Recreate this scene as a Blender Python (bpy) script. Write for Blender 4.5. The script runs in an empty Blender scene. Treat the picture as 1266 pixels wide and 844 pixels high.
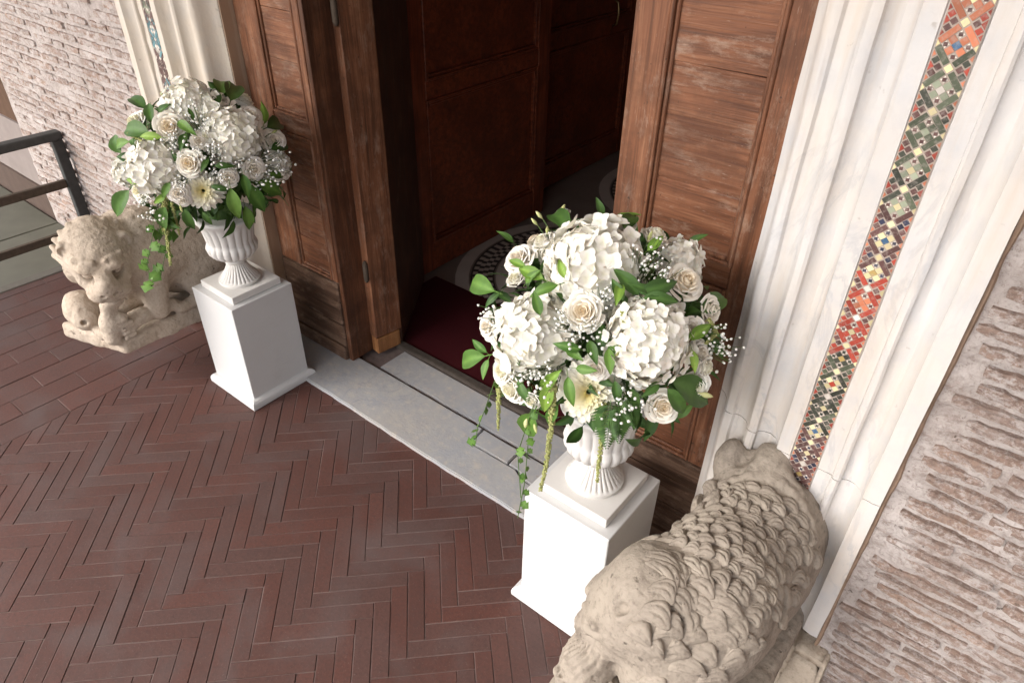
import bpy, bmesh, math, random
import numpy as np
from mathutils import Matrix, Vector
random.seed(7); rng = np.random.default_rng(7)
R = math.radians
sc = bpy.context.scene
C = sc.collection

# ------------------------------------------------------------------ camera
CAMH, FPX, YAW, PITCH, ROLL = 2.1, 857.918, R(-37.9264), R(35.5788), R(1.2652)
_fw = np.array([math.sin(YAW)*math.cos(PITCH), math.cos(YAW)*math.cos(PITCH), -math.sin(PITCH)])
_r = np.array([math.cos(YAW), -math.sin(YAW), 0.]); _u = np.cross(_r, _fw)
_rt = _r*math.cos(ROLL)+_u*math.sin(ROLL); _up = -_r*math.sin(ROLL)+_u*math.cos(ROLL)
CAM = np.array([0, 0, CAMH])
def ray(px, py):                       # direction through a photo pixel (1266 x 844)
    d = _rt*(px-633)-_up*(py-422)+_fw*FPX
    return d/np.linalg.norm(d)
def proj(P):
    v = np.asarray(P, float)-CAM; w = v@_fw
    return 633+FPX*(v@_rt)/w, 422-FPX*(v@_up)/w, w
cd = bpy.data.cameras.new('camera'); cam = bpy.data.objects.new('camera', cd); C.objects.link(cam)
cd.sensor_width = 36; cd.lens = 36*FPX/1266; cd.clip_start = .05; cd.clip_end = 3000
m4 = Matrix.Identity(4)
for i in range(3):
    m4[i][0], m4[i][1], m4[i][2], m4[i][3] = _rt[i], _up[i], -_fw[i], CAM[i]
cam.matrix_world = m4; sc.camera = cam

# ------------------------------------------------------------------ light
SUN_EL, SUN_AZ = R(41), R(210)         # azimuth clockwise from +Y: from behind the photographer, a little to the left
w = bpy.data.worlds.new('World'); sc.world = w; w.use_nodes = True
nt = w.node_tree; bg = nt.nodes['Background']
sky = nt.nodes.new('ShaderNodeTexSky'); sky.sky_type = 'NISHITA'; sky.sun_disc = False
sky.sun_elevation = SUN_EL; sky.sun_rotation = SUN_AZ; sky.dust_density = 4; sky.air_density = 1
hs = nt.nodes.new('ShaderNodeHueSaturation'); hs.inputs['Saturation'].default_value = .38
nt.links.new(sky.outputs[0], hs.inputs['Color']); nt.links.new(hs.outputs[0], bg.inputs[0]); bg.inputs[1].default_value = .15
sl = bpy.data.lights.new('sun', 'SUN'); sl.energy = .85; sl.angle = R(60); sl.color = (1, .94, .86)
so = bpy.data.objects.new('sun', sl); C.objects.link(so)
sd = Vector((math.sin(SUN_AZ)*math.cos(SUN_EL), math.cos(SUN_AZ)*math.cos(SUN_EL), math.sin(SUN_EL)))
so.rotation_euler = sd.to_track_quat('Z', 'Y').to_euler(); so.location = (-3, -8, 8)
vs = sc.view_settings; vs.view_transform = 'Standard'; vs.look = 'None'; vs.gamma = 1; vs.exposure = 1.5
vs.use_curve_mapping = False
sc.cycles.max_bounces = 8; sc.cycles.diffuse_bounces = 5

# ------------------------------------------------------------------ helpers
def tag(o, label=None, cat=None, group=None, kind=None):
    for k, v in (('label', label), ('category', cat), ('group', group), ('kind', kind)):
        if v: o[k] = v
    return o
def link(name, me, parent=None):
    o = bpy.data.objects.new(name, me); C.objects.link(o)
    if parent is not None: o.parent = parent
    return o
def empty(name, loc=(0, 0, 0)):
    o = bpy.data.objects.new(name, None); C.objects.link(o); o.location = loc; o.empty_display_size = .1
    return o
def pmesh(name, V, F, mat=None, smooth=False):
    me = bpy.data.meshes.new(name)
    me.from_pydata([tuple(map(float, v)) for v in V], [], [tuple(map(int, f)) for f in F])
    if mat: me.materials.append(mat)
    if smooth: me.polygons.foreach_set('use_smooth', [True]*len(me.polygons))
    me.update(); return me
class MB:                              # collects pieces of ONE part
    def __init__(s): s.V = []; s.F = []
    def add(s, V, F):
        n = len(s.V); s.V += [tuple(v) for v in V]; s.F += [tuple(i+n for i in f) for f in F]; return s
    def box(s, x0, x1, y0, y1, z0, z1, ch=0.):
        if ch <= 0:
            V = [(x, y, z) for z in (z0, z1) for y in (y0, y1) for x in (x0, x1)]
            return s.add(V, [(0, 2, 3, 1), (4, 5, 7, 6), (0, 1, 5, 4), (2, 6, 7, 3), (0, 4, 6, 2), (1, 3, 7, 5)])
        V, F = chbox(x0, x1, y0, y1, z0, z1, ch); return s.add(V, F)
    def tube(s, pts, rad, n=8, cap=True):
        V, F = tube(pts, rad, n, cap); return s.add(V, F)
    def mesh(s, name, mat, smooth=False): return pmesh(name, s.V, s.F, mat, smooth)
    def build(s, name, mat, parent=None, smooth=False): return link(name, s.mesh(name, mat, smooth), parent)
def chbox(x0, x1, y0, y1, z0, z1, c):
    bm = bmesh.new(); bmesh.ops.create_cube(bm, size=1)
    for v in bm.verts:
        v.co = Vector(((x0+x1)/2+v.co.x*(x1-x0), (y0+y1)/2+v.co.y*(y1-y0), (z0+z1)/2+v.co.z*(z1-z0)))
    c = min(c, .45*min(x1-x0, y1-y0, z1-z0))
    bmesh.ops.bevel(bm, geom=bm.edges[:], offset=c, segments=2 if c > .004 else 1, affect='EDGES', profile=.5)
    V = [v.co[:] for v in bm.verts]; bm.verts.index_update(); F = [[v.index for v in f.verts] for f in bm.faces]
    bm.free(); return V, F
def tube(pts, rad, n=8, cap=True):
    pts = [Vector(p) for p in pts]; m = len(pts)
    rad = [rad]*m if not hasattr(rad, '__len__') else rad
    V, F = [], []; side = None
    for i, p in enumerate(pts):
        t = (pts[min(i+1, m-1)]-pts[max(i-1, 0)]).normalized()
        if side is None: side = t.orthogonal().normalized()
        side = (side-t*side.dot(t)).normalized(); b = t.cross(side)
        for k in range(n):
            a = 2*math.pi*k/n; V.append((p+(side*math.cos(a)+b*math.sin(a))*rad[i])[:])
    for i in range(m-1):
        for k in range(n):
            F.append((i*n+k, i*n+(k+1) % n, (i+1)*n+(k+1) % n, (i+1)*n+k))
    if cap: F += [tuple(range(n))[::-1], tuple((m-1)*n+k for k in range(n))]
    return V, F
def lathe(prof, n=48, mod=None, ang0=0):
    V, F = [], []; m = len(prof)
    for i, (r, z) in enumerate(prof):
        for k in range(n):
            a = ang0+2*math.pi*k/n; rr, zz = (r, z) if mod is None else mod(i, r, z, a)
            V.append((rr*math.cos(a), rr*math.sin(a), zz))
    for i in range(m-1):
        for k in range(n): F.append((i*n+k, i*n+(k+1) % n, (i+1)*n+(k+1) % n, (i+1)*n+k))
    F += [tuple(range(n))[::-1], tuple((m-1)*n+k for k in range(n))]
    return V, F
_tab = np.random.default_rng(3).random((64, 64, 64)).astype(np.float32)
def vnoise(P):                         # value noise, P (...,3) -> 0..1
    P = np.asarray(P, np.float32); i = np.floor(P).astype(int); f = P-i; f = f*f*(3-2*f); o = 0
    for dx in (0, 1):
        for dy in (0, 1):
            for dz in (0, 1):
                wt = (f[..., 0] if dx else 1-f[..., 0])*(f[..., 1] if dy else 1-f[..., 1])*(f[..., 2] if dz else 1-f[..., 2])
                o = o+wt*_tab[(i[..., 0]+dx) & 63, (i[..., 1]+dy) & 63, (i[..., 2]+dz) & 63]
    return o
def fbm(P, oct=4):
    P = np.asarray(P, np.float32); s = 0; a = .5
    for k in range(oct): s = s+a*vnoise(P+k*17.3); P = P*2.03; a *= .5
    return s/(1-.5**oct)

# ------------------------------------------------------------------ materials
class Mat:
    def __init__(s, name, rough=.6, spec=.4, **kw):
        s.m = bpy.data.materials.new(name); s.m.use_nodes = True; s.nt = s.m.node_tree
        s.b = s.nt.nodes['Principled BSDF']; s.b.inputs['Roughness'].default_value = rough
        s.b.inputs['Specular IOR Level'].default_value = spec
        for k, v in kw.items(): s.b.inputs[k.replace('_', ' ')].default_value = v
        s.pos = s.n('ShaderNodeNewGeometry').outputs['Position']
    def n(s, t, **inp):
        nd = s.nt.nodes.new(t)
        for k, v in inp.items():
            k = k.replace('_', ' ')
            s.put(nd.inputs[k], v)
        return nd
    def put(s, sock, v):
        if hasattr(v, 'is_output'): s.nt.links.new(v, sock)
        else: sock.default_value = (*v, 1) if isinstance(v, tuple) and len(v) == 3 and sock.type == 'RGBA' else v
    def mp(s, scale, vec=None):
        nd = s.n('ShaderNodeMapping', Vector=vec if vec is not None else s.pos); nd.inputs['Scale'].default_value = scale
        return nd.outputs[0]
    def noise(s, scale, detail=4, rough=.55, vec=None, dist=0):
        return s.n('ShaderNodeTexNoise', Vector=vec if vec is not None else s.pos, Scale=scale, Detail=detail, Roughness=rough, Distortion=dist).outputs[0]
    def ramp(s, fac, stops):
        nd = s.n('ShaderNodeValToRGB', Fac=fac); e = nd.color_ramp.elements
        while len(e) < len(stops): e.new(.5)
        for el, (p, c) in zip(e, stops): el.position = p; el.color = (*c, 1) if len(c) == 3 else c
        return nd.outputs[0]
    def g(s, fac, a, b): return s.ramp(fac, [(a, (0, 0, 0)), (b, (1, 1, 1))])
    def mix(s, fac, a, b, mode='MIX'):
        nd = s.nt.nodes.new('ShaderNodeMix'); nd.data_type = 'RGBA'; nd.blend_type = mode
        s.put(nd.inputs[0], fac); s.put(nd.inputs[6], a); s.put(nd.inputs[7], b); return nd.outputs[2]
    def math(s, op, a, b=0.):
        nd = s.nt.nodes.new('ShaderNodeMath'); nd.operation = op; s.put(nd.inputs[0], a); s.put(nd.inputs[1], b); return nd.outputs[0]
    def col(s, c): s.put(s.b.inputs['Base Color'], c); return s
    def rough(s, c): s.put(s.b.inputs['Roughness'], c); return s
    def bump(s, h, st=.3, dist=.01):
        nd = s.n('ShaderNodeBump', Height=h); nd.inputs['Strength'].default_value = st; nd.inputs['Distance'].default_value = dist
        s.nt.links.new(nd.outputs[0], s.b.inputs['Normal']); return s
def simple(name, c, rough=.6, spec=.4, var=.12, sc_=30, **kw):
    a = Mat(name, rough, spec, **kw); f = a.noise(sc_, 5)
    a.col(a.mix(f, tuple(x*(1-var) for x in c), tuple(min(1, x*(1+var)) for x in c))); a.bump(f, .1, .003); return a.m

def wood(name, axis, dark, mid, light, wear=.5, rough=.55, moss=0):
    a = Mat(name, rough, .35)
    s = [38, 38, 38]; s[axis] = 2.2
    v = a.mp(tuple(s)); grain = a.noise(1, 6, .62, v, .6)
    s2 = [210, 210, 210]; s2[axis] = 6
    fine = a.noise(1, 3, .6, a.mp(tuple(s2)))
    c = a.ramp(grain, [(.28, dark), (.5, mid), (.72, light)])
    c = a.mix(a.math('MULTIPLY', a.g(fine, .48, .72), .45), c, tuple(x*.45 for x in dark))
    big = a.noise(4.3, 7, .68); pale = a.mix(fine, (.30, .19, .13), (.42, .30, .23))
    sw = [19, 19, 19]; sw[axis] = 7
    pm = a.math('MULTIPLY', a.g(a.noise(1, 9, .78, a.mp(tuple(sw))), .52, .66), wear)
    c = a.mix(pm, c, pale)
    c = a.mix(a.math('MULTIPLY', a.g(big, .44, .62), .6), c, dark)
    pit = a.noise(60, 2); c = a.mix(a.math('MULTIPLY', a.g(pit, .70, .74), .6), c, (.02, .012, .008))
    scr = a.noise(1, 5, .6, a.mp((260, 260, 30) if axis == 2 else (30, 60, 260), None)); c = a.mix(a.math('MULTIPLY', a.g(scr, .66, .70), wear*.7), c, (.42, .32, .26))
    a.col(c); a.rough(a.math('ADD', a.math('MULTIPLY', grain, .3), rough-.15))
    a.bump(a.math('ADD', grain, a.math('MULTIPLY', fine, .6)), .55, .004); return a.m
W_H = wood('wood_boards', 0, (.08, .030, .015), (.215, .084, .040), (.32, .148, .078), .7)
W_V = wood('wood_upright', 2, (.075, .030, .015), (.21, .083, .040), (.33, .152, .080), .6)
W_LOW = wood('wood_weathered', 0, (.045, .024, .015), (.12, .066, .042), (.22, .14, .095), .75)
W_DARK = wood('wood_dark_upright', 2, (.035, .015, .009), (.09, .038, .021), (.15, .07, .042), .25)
W_RED = wood('wood_polished_inner', 0, (.065, .015, .007), (.175, .038, .015), (.27, .068, .028), .05, .36)
W_REDV = wood('wood_polished_inner_upright', 2, (.065, .015, .007), (.175, .038, .015), (.27, .068, .028), .05, .36)
W_DARK2 = wood('wood_dark_edge', 2, (.04, .016, .008), (.115, .043, .020), (.20, .083, .04), .2)
W_RAW = wood('wood_broken_raw', 2, (.2, .08, .03), (.36, .16, .06), (.5, .26, .11), .1)

def marble(name, base, warm, veins=.35):
    a = Mat(name, .42, .4)
    v = a.noise(3.2, 9, .62, a.mp((1.6, 1.6, .7)), 1.2); vein = a.math('SUBTRACT', 1., a.g(a.math('ABSOLUTE', a.math('SUBTRACT', v, .5)), .0, .03))
    vm = a.g(a.noise(2.1, 4), .45, .62)
    blot = a.noise(2.4, 5); cloud = a.noise(11, 6, .6); fine = a.noise(90, 4)
    streak = a.noise(1, 6, .6, a.mp((30, 30, 2.2)))
    c = a.mix(a.g(blot, .30, .72), base, warm)
    c = a.mix(a.math('MULTIPLY', a.g(cloud, .46, .72), .45), c, (base[0]*.76, base[1]*.80, base[2]*.86))
    c = a.mix(a.math('MULTIPLY', a.math('MULTIPLY', vein, vm), veins), c, (base[0]*.5, base[1]*.53, base[2]*.58))
    c = a.mix(a.math('MULTIPLY', a.g(streak, .50, .76), .5), c, (.56, .46, .37))
    spot = a.noise(33, 3); c = a.mix(a.math('MULTIPLY', a.g(spot, .69, .76), .45), c, (.28, .23, .19))
    a.col(c); a.rough(a.math('ADD', a.math('MULTIPLY', blot, .3), .35)); a.bump(a.math('ADD', fine, a.math('MULTIPLY', cloud, 1.5)), .2, .005); return a.m
MARBLE = marble('marble_white', (.63, .62, .62), (.64, .575, .51))
MARBLE_W = marble('marble_warm', (.66, .605, .54), (.62, .53, .43), .2)
MARBLE_G = marble('marble_step', (.33, .34, .365), (.37, .345, .32), .3)
REVEAL = marble('marble_reveal_tan', (.38, .27, .19), (.33, .22, .15), .15)

def stone(name, a0, a1, dirt):
    a = Mat(name, .85, .2)
    big = a.noise(6, 7, .62); fine = a.noise(70, 6, .65); vf = a.n('ShaderNodeTexVoronoi', Vector=a.pos, Scale=120).outputs[0]
    c = a.mix(a.g(big, .35, .66), a0, a1); c = a.mix(a.math('MULTIPLY', a.g(fine, .5, .7), .6), c, dirt); c = a.mix(a.math('MULTIPLY', a.g(a.noise(9, 8, .72), .54, .66), .55), c, dirt)
    lich = a.noise(17, 6, .7); c = a.mix(a.math('MULTIPLY', a.g(lich, .52, .66), .45), c, tuple(min(1, x*1.22) for x in a0))
    pit = a.noise(42, 3, .5); c = a.mix(a.math('MULTIPLY', a.g(pit, .67, .75), .65), c, tuple(x*.4 for x in dirt))
    a.col(c); a.bump(a.math('SUBTRACT', a.math('ADD', fine, a.math('MULTIPLY', vf, .25)), a.math('MULTIPLY', a.g(pit, .66, .74), .8)), .55, .006); return a.m
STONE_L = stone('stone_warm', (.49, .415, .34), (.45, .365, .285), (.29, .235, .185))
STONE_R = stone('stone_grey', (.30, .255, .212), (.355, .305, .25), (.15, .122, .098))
STONE_B = stone('stone_block', (.56, .48, .39), (.46, .38, .30), (.30, .24, .19))

def brick_floor():
    a = Mat('floor_brick', .5, .45)
    oi = a.n('ShaderNodeObjectInfo').outputs['Random']; isl = a.n('ShaderNodeNewGeometry').outputs['Random Per Island']
    rnd = a.math('FRACT', a.math('ADD', oi, isl))
    c = a.ramp(rnd, [(0, (.076, .030, .023)), (.3, (.094, .034, .025)), (.55, (.086, .034, .026)), (.8, (.080, .040, .034)), (1, (.102, .037, .027))])
    fine = a.noise(85, 8, .8); c = a.mix(a.math('MULTIPLY', a.g(fine, .46, .62), .55), c, (.040, .022, .019)); c = a.mix(a.math('MULTIPLY', a.g(a.noise(9, 6, .7), .5, .7), .4), c, (.05, .03, .027))
    dust = a.noise(3.3, 6, .6, None, .4)
    c = a.mix(a.math('MULTIPLY', a.g(dust, .48, .70), .55), c, (.096, .074, .072))
    sp = a.noise(150, 4, .7); c = a.mix(a.math('MULTIPLY', a.g(sp, .60, .68), .5), c, (.16, .115, .10))
    a.col(c); a.rough(a.math('ADD', a.math('MULTIPLY', dust, .4), .44)); a.bump(a.math('ADD', fine, a.math('MULTIPLY', sp, .4)), .35, .003); return a.m
BRICKF = brick_floor()
MORTARF = simple('floor_joint', (.165, .125, .115), .9, .1, .55, 26)
def wallmats(tag_, k, smear, b):
    out = []
    for nm in ('wall_mortar', 'wall_brick'):
        a = Mat(nm+tag_, .92, .12)
        big = a.noise(4.5, 6, .6); fine = a.noise(95, 6, .7); st = a.noise(1, 9, .8, a.mp((20, 20, 40))); mid = a.noise(24, 6, .7)
        mort = a.mix(a.g(big, .35, .68), (.50*k, .435*k, .405*k), (.64*k, .58*k, .555*k))
        mort = a.mix(a.math('MULTIPLY', a.g(mid, .48, .66), .55), mort, (.30*k, .235*k, .205*k))
        mort = a.mix(a.math('MULTIPLY', a.g(fine, .55, .72), .5), mort, (.22*k, .175*k, .15*k))
        if nm == 'wall_brick':
            oi = a.n('ShaderNodeObjectInfo').outputs['Random']
            br = a.ramp(oi, [(0, (.27*b, .19*b, .155*b)), (.4, (.34*b, .24*b, .195*b)), (.7, (.33*b, .25*b, .215*b)), (1, (.39*b, .265*b, .205*b))])
            br = a.mix(a.math('MULTIPLY', a.g(mid, .45, .7), .5), br, (.36*k, .27*k, .23*k))
            br = a.mix(a.math('MULTIPLY', a.g(fine, .45, .7), .6), br, (.15*k, .11*k, .095*k))
            c = a.mix(a.math('MULTIPLY', a.g(a.noise(75, 8, .8), .50, .60), .75), br, mort); c = a.mix(a.g(st, smear, smear+.09), c, mort)
        else:
            c = a.mix(a.math('MULTIPLY', a.g(st, .53, .64), .5), mort, (.24*k, .175*k, .145*k)); c = a.mix(a.math('MULTIPLY', a.g(a.noise(70, 8, .8), .53, .62), .6), c, (.25*k, .185*k, .155*k))
        c = a.mix(a.math('MULTIPLY', a.g(a.noise(38, 5, .65), .66, .71), .8), c, (.09, .068, .056))
        a.col(c); a.bump(a.math('ADD', a.math('ADD', fine, st), mid), .8, .009); out.append(a.m)
    return out
WM_R = wallmats('', .88, .50, .92); WM_L = wallmats('_limed', .98, .455, 1.15); WMORT = WM_R[0]
def white_paint():
    a = Mat('white_paint', .5, .35); f = a.noise(9, 4); fn = a.noise(160, 3); sm = a.noise(4, 6, .7)
    c = a.mix(f, (.585, .58, .575), (.635, .63, .625)); c = a.mix(a.math('MULTIPLY', a.g(sm, .52, .68), .3), c, (.46, .43, .40)); c = a.mix(a.math('MULTIPLY', a.g(a.noise(1, 5, .7, a.mp((5, 5, 60))), .62, .68), .25), c, (.40, .36, .33))
    a.col(c); a.bump(a.math('ADD', fn, a.math('MULTIPLY', f, 3.)), .12, .003); return a.m
WPAINT = white_paint()
def plaster():
    a = Mat('urn_plaster', .55, .3); f = a.noise(20, 5); a.col(a.mix(f, (.63, .605, .575), (.71, .69, .665))); a.bump(a.noise(120, 3), .12, .002); return a.m
PLASTER = plaster()
IRON = simple('iron_paint', (.045, .046, .045), .5, .4, .4, 40)
RUST = simple('iron_rusty', (.08, .06, .045), .8, .2, .5, 50)
CARPET = None
def carpet():
    a = Mat('carpet_red', .95, .1); f = a.noise(420, 2); b_ = a.noise(6, 4)
    a.col(a.mix(f, (.03, .004, .006), (.075, .010, .013))); a.bump(f, .7, .004); return a.m
CARPET = carpet()
PLASTERW = simple('wall_plaster_pink_shaded', (.26, .22, .205), .9, .1, .2, 9)  # shadow on the far wall put into this darkened plaster colour
SKIRT = simple('wall_skirting_brown', (.09, .062, .05), .8, .2, .25, 14)
BROWNB = simple('brown_masonry', (.11, .066, .045), .9, .1, .35, 14)
SLABG = simple('slab_grey_green', (.095, .092, .07), .55, .4, .3, 7)
CEIL = simple('ceiling_plaster', (.55, .50, .44), .9, .1, .1, 3)
GROUND_OUT = simple('street_paving', (.30, .27, .24), .9, .1, .2, 2)
DARKSTEP = simple('step_edge_dark', (.06, .048, .04), .8, .2, .6, 45)
DIRT = simple('dirt_groove', (.06, .042, .03), .95, .05, .5, 60)
def tess(name, c, rough=.3):
    a = Mat(name, rough, .5); oi = a.n('ShaderNodeObjectInfo').outputs['Random']; isl = a.n('ShaderNodeNewGeometry').outputs['Random Per Island']
    r_ = a.math('FRACT', a.math('ADD', oi, isl)); f = a.noise(140, 4)
    k = a.mix(r_, tuple(x*.65 for x in c), tuple(min(1, x*1.3) for x in c)); a.col(a.mix(a.math('MULTIPLY', a.g(f, .5, .7), .35), k, (.45, .40, .36))); return a.m
T = {k: tess('tessera_'+k, c) for k, c in dict(green=(.085, .10, .065), dkgreen=(.05, .055, .042), red=(.36, .055, .035), orange=(.50, .17, .09), porphyry=(.12, .06, .055),
     white=(.70, .64, .58), cream=(.72, .62, .36), blue=(.05, .12, .22), palegreen=(.30, .33, .24), navy=(.035, .04, .075), gold=(.45, .32, .12), teal=(.08, .22, .26)).items()}
GROUT = simple('mosaic_grout', (.43, .36, .31), .85, .2, .2, 60)

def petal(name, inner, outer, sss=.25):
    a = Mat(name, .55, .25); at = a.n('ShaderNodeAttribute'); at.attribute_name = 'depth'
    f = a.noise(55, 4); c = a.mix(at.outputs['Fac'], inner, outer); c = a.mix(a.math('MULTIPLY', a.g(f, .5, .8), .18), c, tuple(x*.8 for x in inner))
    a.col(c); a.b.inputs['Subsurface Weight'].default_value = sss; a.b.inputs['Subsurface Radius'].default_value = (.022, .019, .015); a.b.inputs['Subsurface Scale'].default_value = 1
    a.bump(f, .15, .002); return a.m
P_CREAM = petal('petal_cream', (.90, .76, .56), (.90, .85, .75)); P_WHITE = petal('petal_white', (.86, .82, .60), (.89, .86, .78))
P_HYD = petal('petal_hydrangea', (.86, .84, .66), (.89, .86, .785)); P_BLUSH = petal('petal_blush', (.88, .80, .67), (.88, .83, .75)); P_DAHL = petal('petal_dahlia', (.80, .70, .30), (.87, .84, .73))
def leafmat(name, c0, c1, rough=.5):
    a = Mat(name, rough, .3); oi = a.n('ShaderNodeObjectInfo').outputs['Random']; isl = a.n('ShaderNodeNewGeometry').outputs['Random Per Island']
    r_ = a.math('FRACT', a.math('ADD', oi, isl)); c = a.mix(r_, c0, c1); at = a.n('ShaderNodeAttribute'); at.attribute_name = 'depth'
    c = a.mix(a.math('MULTIPLY', at.outputs['Fac'], .35), c, tuple(min(1, x*1.9) for x in c1)); f = a.noise(60, 4)
    c = a.mix(a.math('MULTIPLY', a.g(f, .45, .75), .3), c, tuple(x*.6 for x in c0)); a.col(c)
    a.b.inputs['Subsurface Weight'].default_value = .12; a.b.inputs['Subsurface Radius'].default_value = (.004, .008, .002); a.b.inputs['Subsurface Scale'].default_value = 1
    a.bump(f, .15, .003); return a.m
LEAF_D = leafmat('leaf_dark', (.030, .075, .016), (.07, .145, .030)); LEAF_L = leafmat('leaf_light', (.12, .23, .03), (.22, .34, .06)); LEAF_M = leafmat('leaf_mid', (.055, .135, .022), (.12, .22, .042))
AMAR = leafmat('amaranth_green', (.28, .30, .10), (.40, .40, .17), .8); STEMM = simple('stem_green', (.07, .13, .03), .6)
GYPS = petal('gypsophila_white', (.75, .74, .66), (.85, .84, .80))
BUDG = leafmat('bud_green', (.30, .34, .10), (.55, .55, .28))

# ------------------------------------------------------------------ ground and pavement
WY = 1.445                              # face of the church wall
g_ = MB(); g_.box(-1500, 1500, -1500, 1500, -.6, -.05)
tag(g_.build('ground', GROUND_OUT), kind='structure')
pv = MB(); pv.box(-4.28, 7, -2.8, 1.9, -.045, -.0026)
pave = tag(pv.build('pavement', MORTARF), kind='structure')
L, W = .268, .0566; S2 = math.sqrt(.5)
def brickmesh(l, w_, h=.03, seed=0):
    rr = random.Random(seed); gap = .0011
    V, F = chbox(-l/2+gap, l/2-gap, -w_/2+gap, w_/2-gap, -h, 0, .0015)
    V = [(x+rr.uniform(-.0007, .0007), y+rr.uniform(-.0007, .0007), z+rr.uniform(-.0004, .0004)) for x, y, z in V]
    return pmesh('brick', V, F, BRICKF)
HB = [brickmesh(L, W, seed=i) for i in range(8)]; FB = [brickmesh(.2795, .1365, seed=50+i) for i in range(6)]
spots = []
ox, oy = -1.3618, .8368
for i in range(-60, 61):
    for j in range(-14, 15):
        for kind in (0, 1):
            if kind == 0: u, v, a = L/2, W/2, 0
            else: u, v, a = L+W/2, W-L/2, math.pi/2
            u += i*W-j*L; v += i*W+j*L
            spots.append((ox+(u-v)*S2, oy+(u+v)*S2, a+math.pi/4, 0))
XB = -2.985                            # where the herringbone meets the wide bricks
spots = [s for s in spots if XB-.1 < s[0] < 3 and -1.6 < s[1] < 1.66]
for i in range(0, 10):
    for j in range(-12, 9):
        spots.append((XB-.069-i*.137, .2+j*.28+(i % 2)*.14, math.pi/2, 1))
def score(s):
    x, y, wd = proj((s[0], s[1], 0))
    return 1e9 if (wd < .3 or x < -60 or x > 1326 or y < -20 or y > 920) else wd
spots.sort(key=lambda s: (score(s), random.random()))
vis = [s for s in spots if score(s) < 1e8]
print('floor bricks', len(spots), 'in view', len(vis))
rest = {0: MB(), 1: MB()}; nobj = 0
rb = random.Random(4)
for n, (x, y, a, k) in enumerate(spots):
    me = (HB if k == 0 else FB)[rb.randrange(8 if k == 0 else 6)]
    zz = rb.uniform(-.0010, .0010); tx, ty = rb.gauss(0, .005), rb.gauss(0, .003)
    mt = Matrix.Translation((x, y, zz)) @ Matrix.Rotation(a+rb.gauss(0, .004), 4, 'Z') @ Matrix.Rotation(tx, 4, 'X') @ Matrix.Rotation(ty*.4, 4, 'Y')
    if k == 0 and abs(x-XB) < .14:      # cut brick at the edge
        bm = bmesh.new(); bm.from_mesh(me); bm.transform(mt)
        bmesh.ops.bisect_plane(bm, geom=bm.verts[:]+bm.edges[:]+bm.faces[:], plane_co=(XB+.002, 0, 0), plane_no=(-1, 0, 0), clear_outer=True)
        if len(bm.faces) < 2: bm.free(); continue
        bmesh.ops.holes_fill(bm, edges=[e for e in bm.edges if e.is_boundary])
        me = bpy.data.meshes.new('brick'); bm.to_mesh(me); bm.free(); me.materials.append(BRICKF); mt = Matrix.Identity(4)
    if nobj < 300 and score((x, y)) < 1e8 and not (y > 1.44 and -2.7 < x < -.5):
        o = link('brick', me, pave); o.matrix_world = mt; nobj += 1
    else:
        rest[0].add([(mt @ v.co)[:] for v in me.vertices], [p.vertices[:] for p in me.polygons])
tag(rest[0].build('paving_bricks', BRICKF, pave), kind='stuff')

# kerb, sunken slabs and railing at the far end
kb = MB(); kb.box(-4.36, -4.285, -2.8, WY-.002, -.045, .006, .004); tag(kb.build('kerb', simple('kerb_grey', (.12, .11, .095), .8, .2, .3, 20)), kind='structure')
sl_ = empty('slab_floor', (-5.6, .5, -.02)); tag(sl_, kind='structure')
for i in range(3):
    for j in range(5):
        q = MB(); q.box(-4.365-(i+1)*.62+.003, -4.365-i*.62-.003, 1.44-(j+1)*.62+.003, 1.44-j*.62-.003, -.04, -.008+.002*((i+j) % 2), .004)
        o = q.build('slab', SLABG); o.parent = sl_; o.matrix_parent_inverse = Matrix.Translation((5.6, -.5, .02))
rl = empty('iron_railing', (-4.34, 1.1, 0)); tag(rl, 'dark painted iron railing ending against the rough brick wall', 'railing')
def sub(mb, name, mat, par, smooth=False):
    o = mb.build(name, mat); o.parent = par; o.matrix_parent_inverse = Matrix.Translation(-par.location); 
    if smooth: o.data.polygons.foreach_set('use_smooth', [True]*len(o.data.polygons))
    return o
RX = -4.36
for yy in (1.40, -.25, -1.9): sub(MB().box(RX-.024, RX+.024, yy-.028, yy+.028, -.01, .712, .005), 'post', IRON, rl)
sub(MB().box(RX-.036, RX+.036, -2.3, 1.43, .713, .760, .010), 'top_rail', IRON, rl)
sub(MB().box(RX-.014, RX+.014, -2.3, 1.371, .440, .488, .005), 'middle_rail', RUST, rl)
sub(MB().box(RX-.014, RX+.014, -2.3, 1.371, .150, .196, .005), 'lower_rail', RUST, rl)

# ------------------------------------------------------------------ brick walls
def wall_grid(x0, x1, z0, z1, st, y0=WY, amp=.013, seed=0):
    nx = int((x1-x0)/st)+1; nz = int((z1-z0)/st)+1
    X, Z = np.meshgrid(np.linspace(x0, x1, nx), np.linspace(z0, z1, nz))
    P = np.stack([X, np.full_like(X, seed*3.3), Z], -1)
    d = fbm(P*np.array([9, 1, 26]), 4)-.5; d2 = fbm(P*np.array([45, 1, 70])+9, 3)-.5; low = fbm(P*2.2+4, 3)-.5
    edge = np.minimum(np.minimum(X-x0, x1-X)/.02, 1)
    Y = y0-(d*amp*2.2+d2*amp*.8+low*amp*1.5)*np.clip(edge, .2, 1)
    V = np.stack([X, Y, Z], -1).reshape(-1, 3)
    idx = np.arange(nx*nz).reshape(nz, nx)
    F = np.stack([idx[:-1, :-1], idx[:-1, 1:], idx[1:, 1:], idx[1:, :-1]], -1).reshape(-1, 4)
    return V, F
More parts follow.
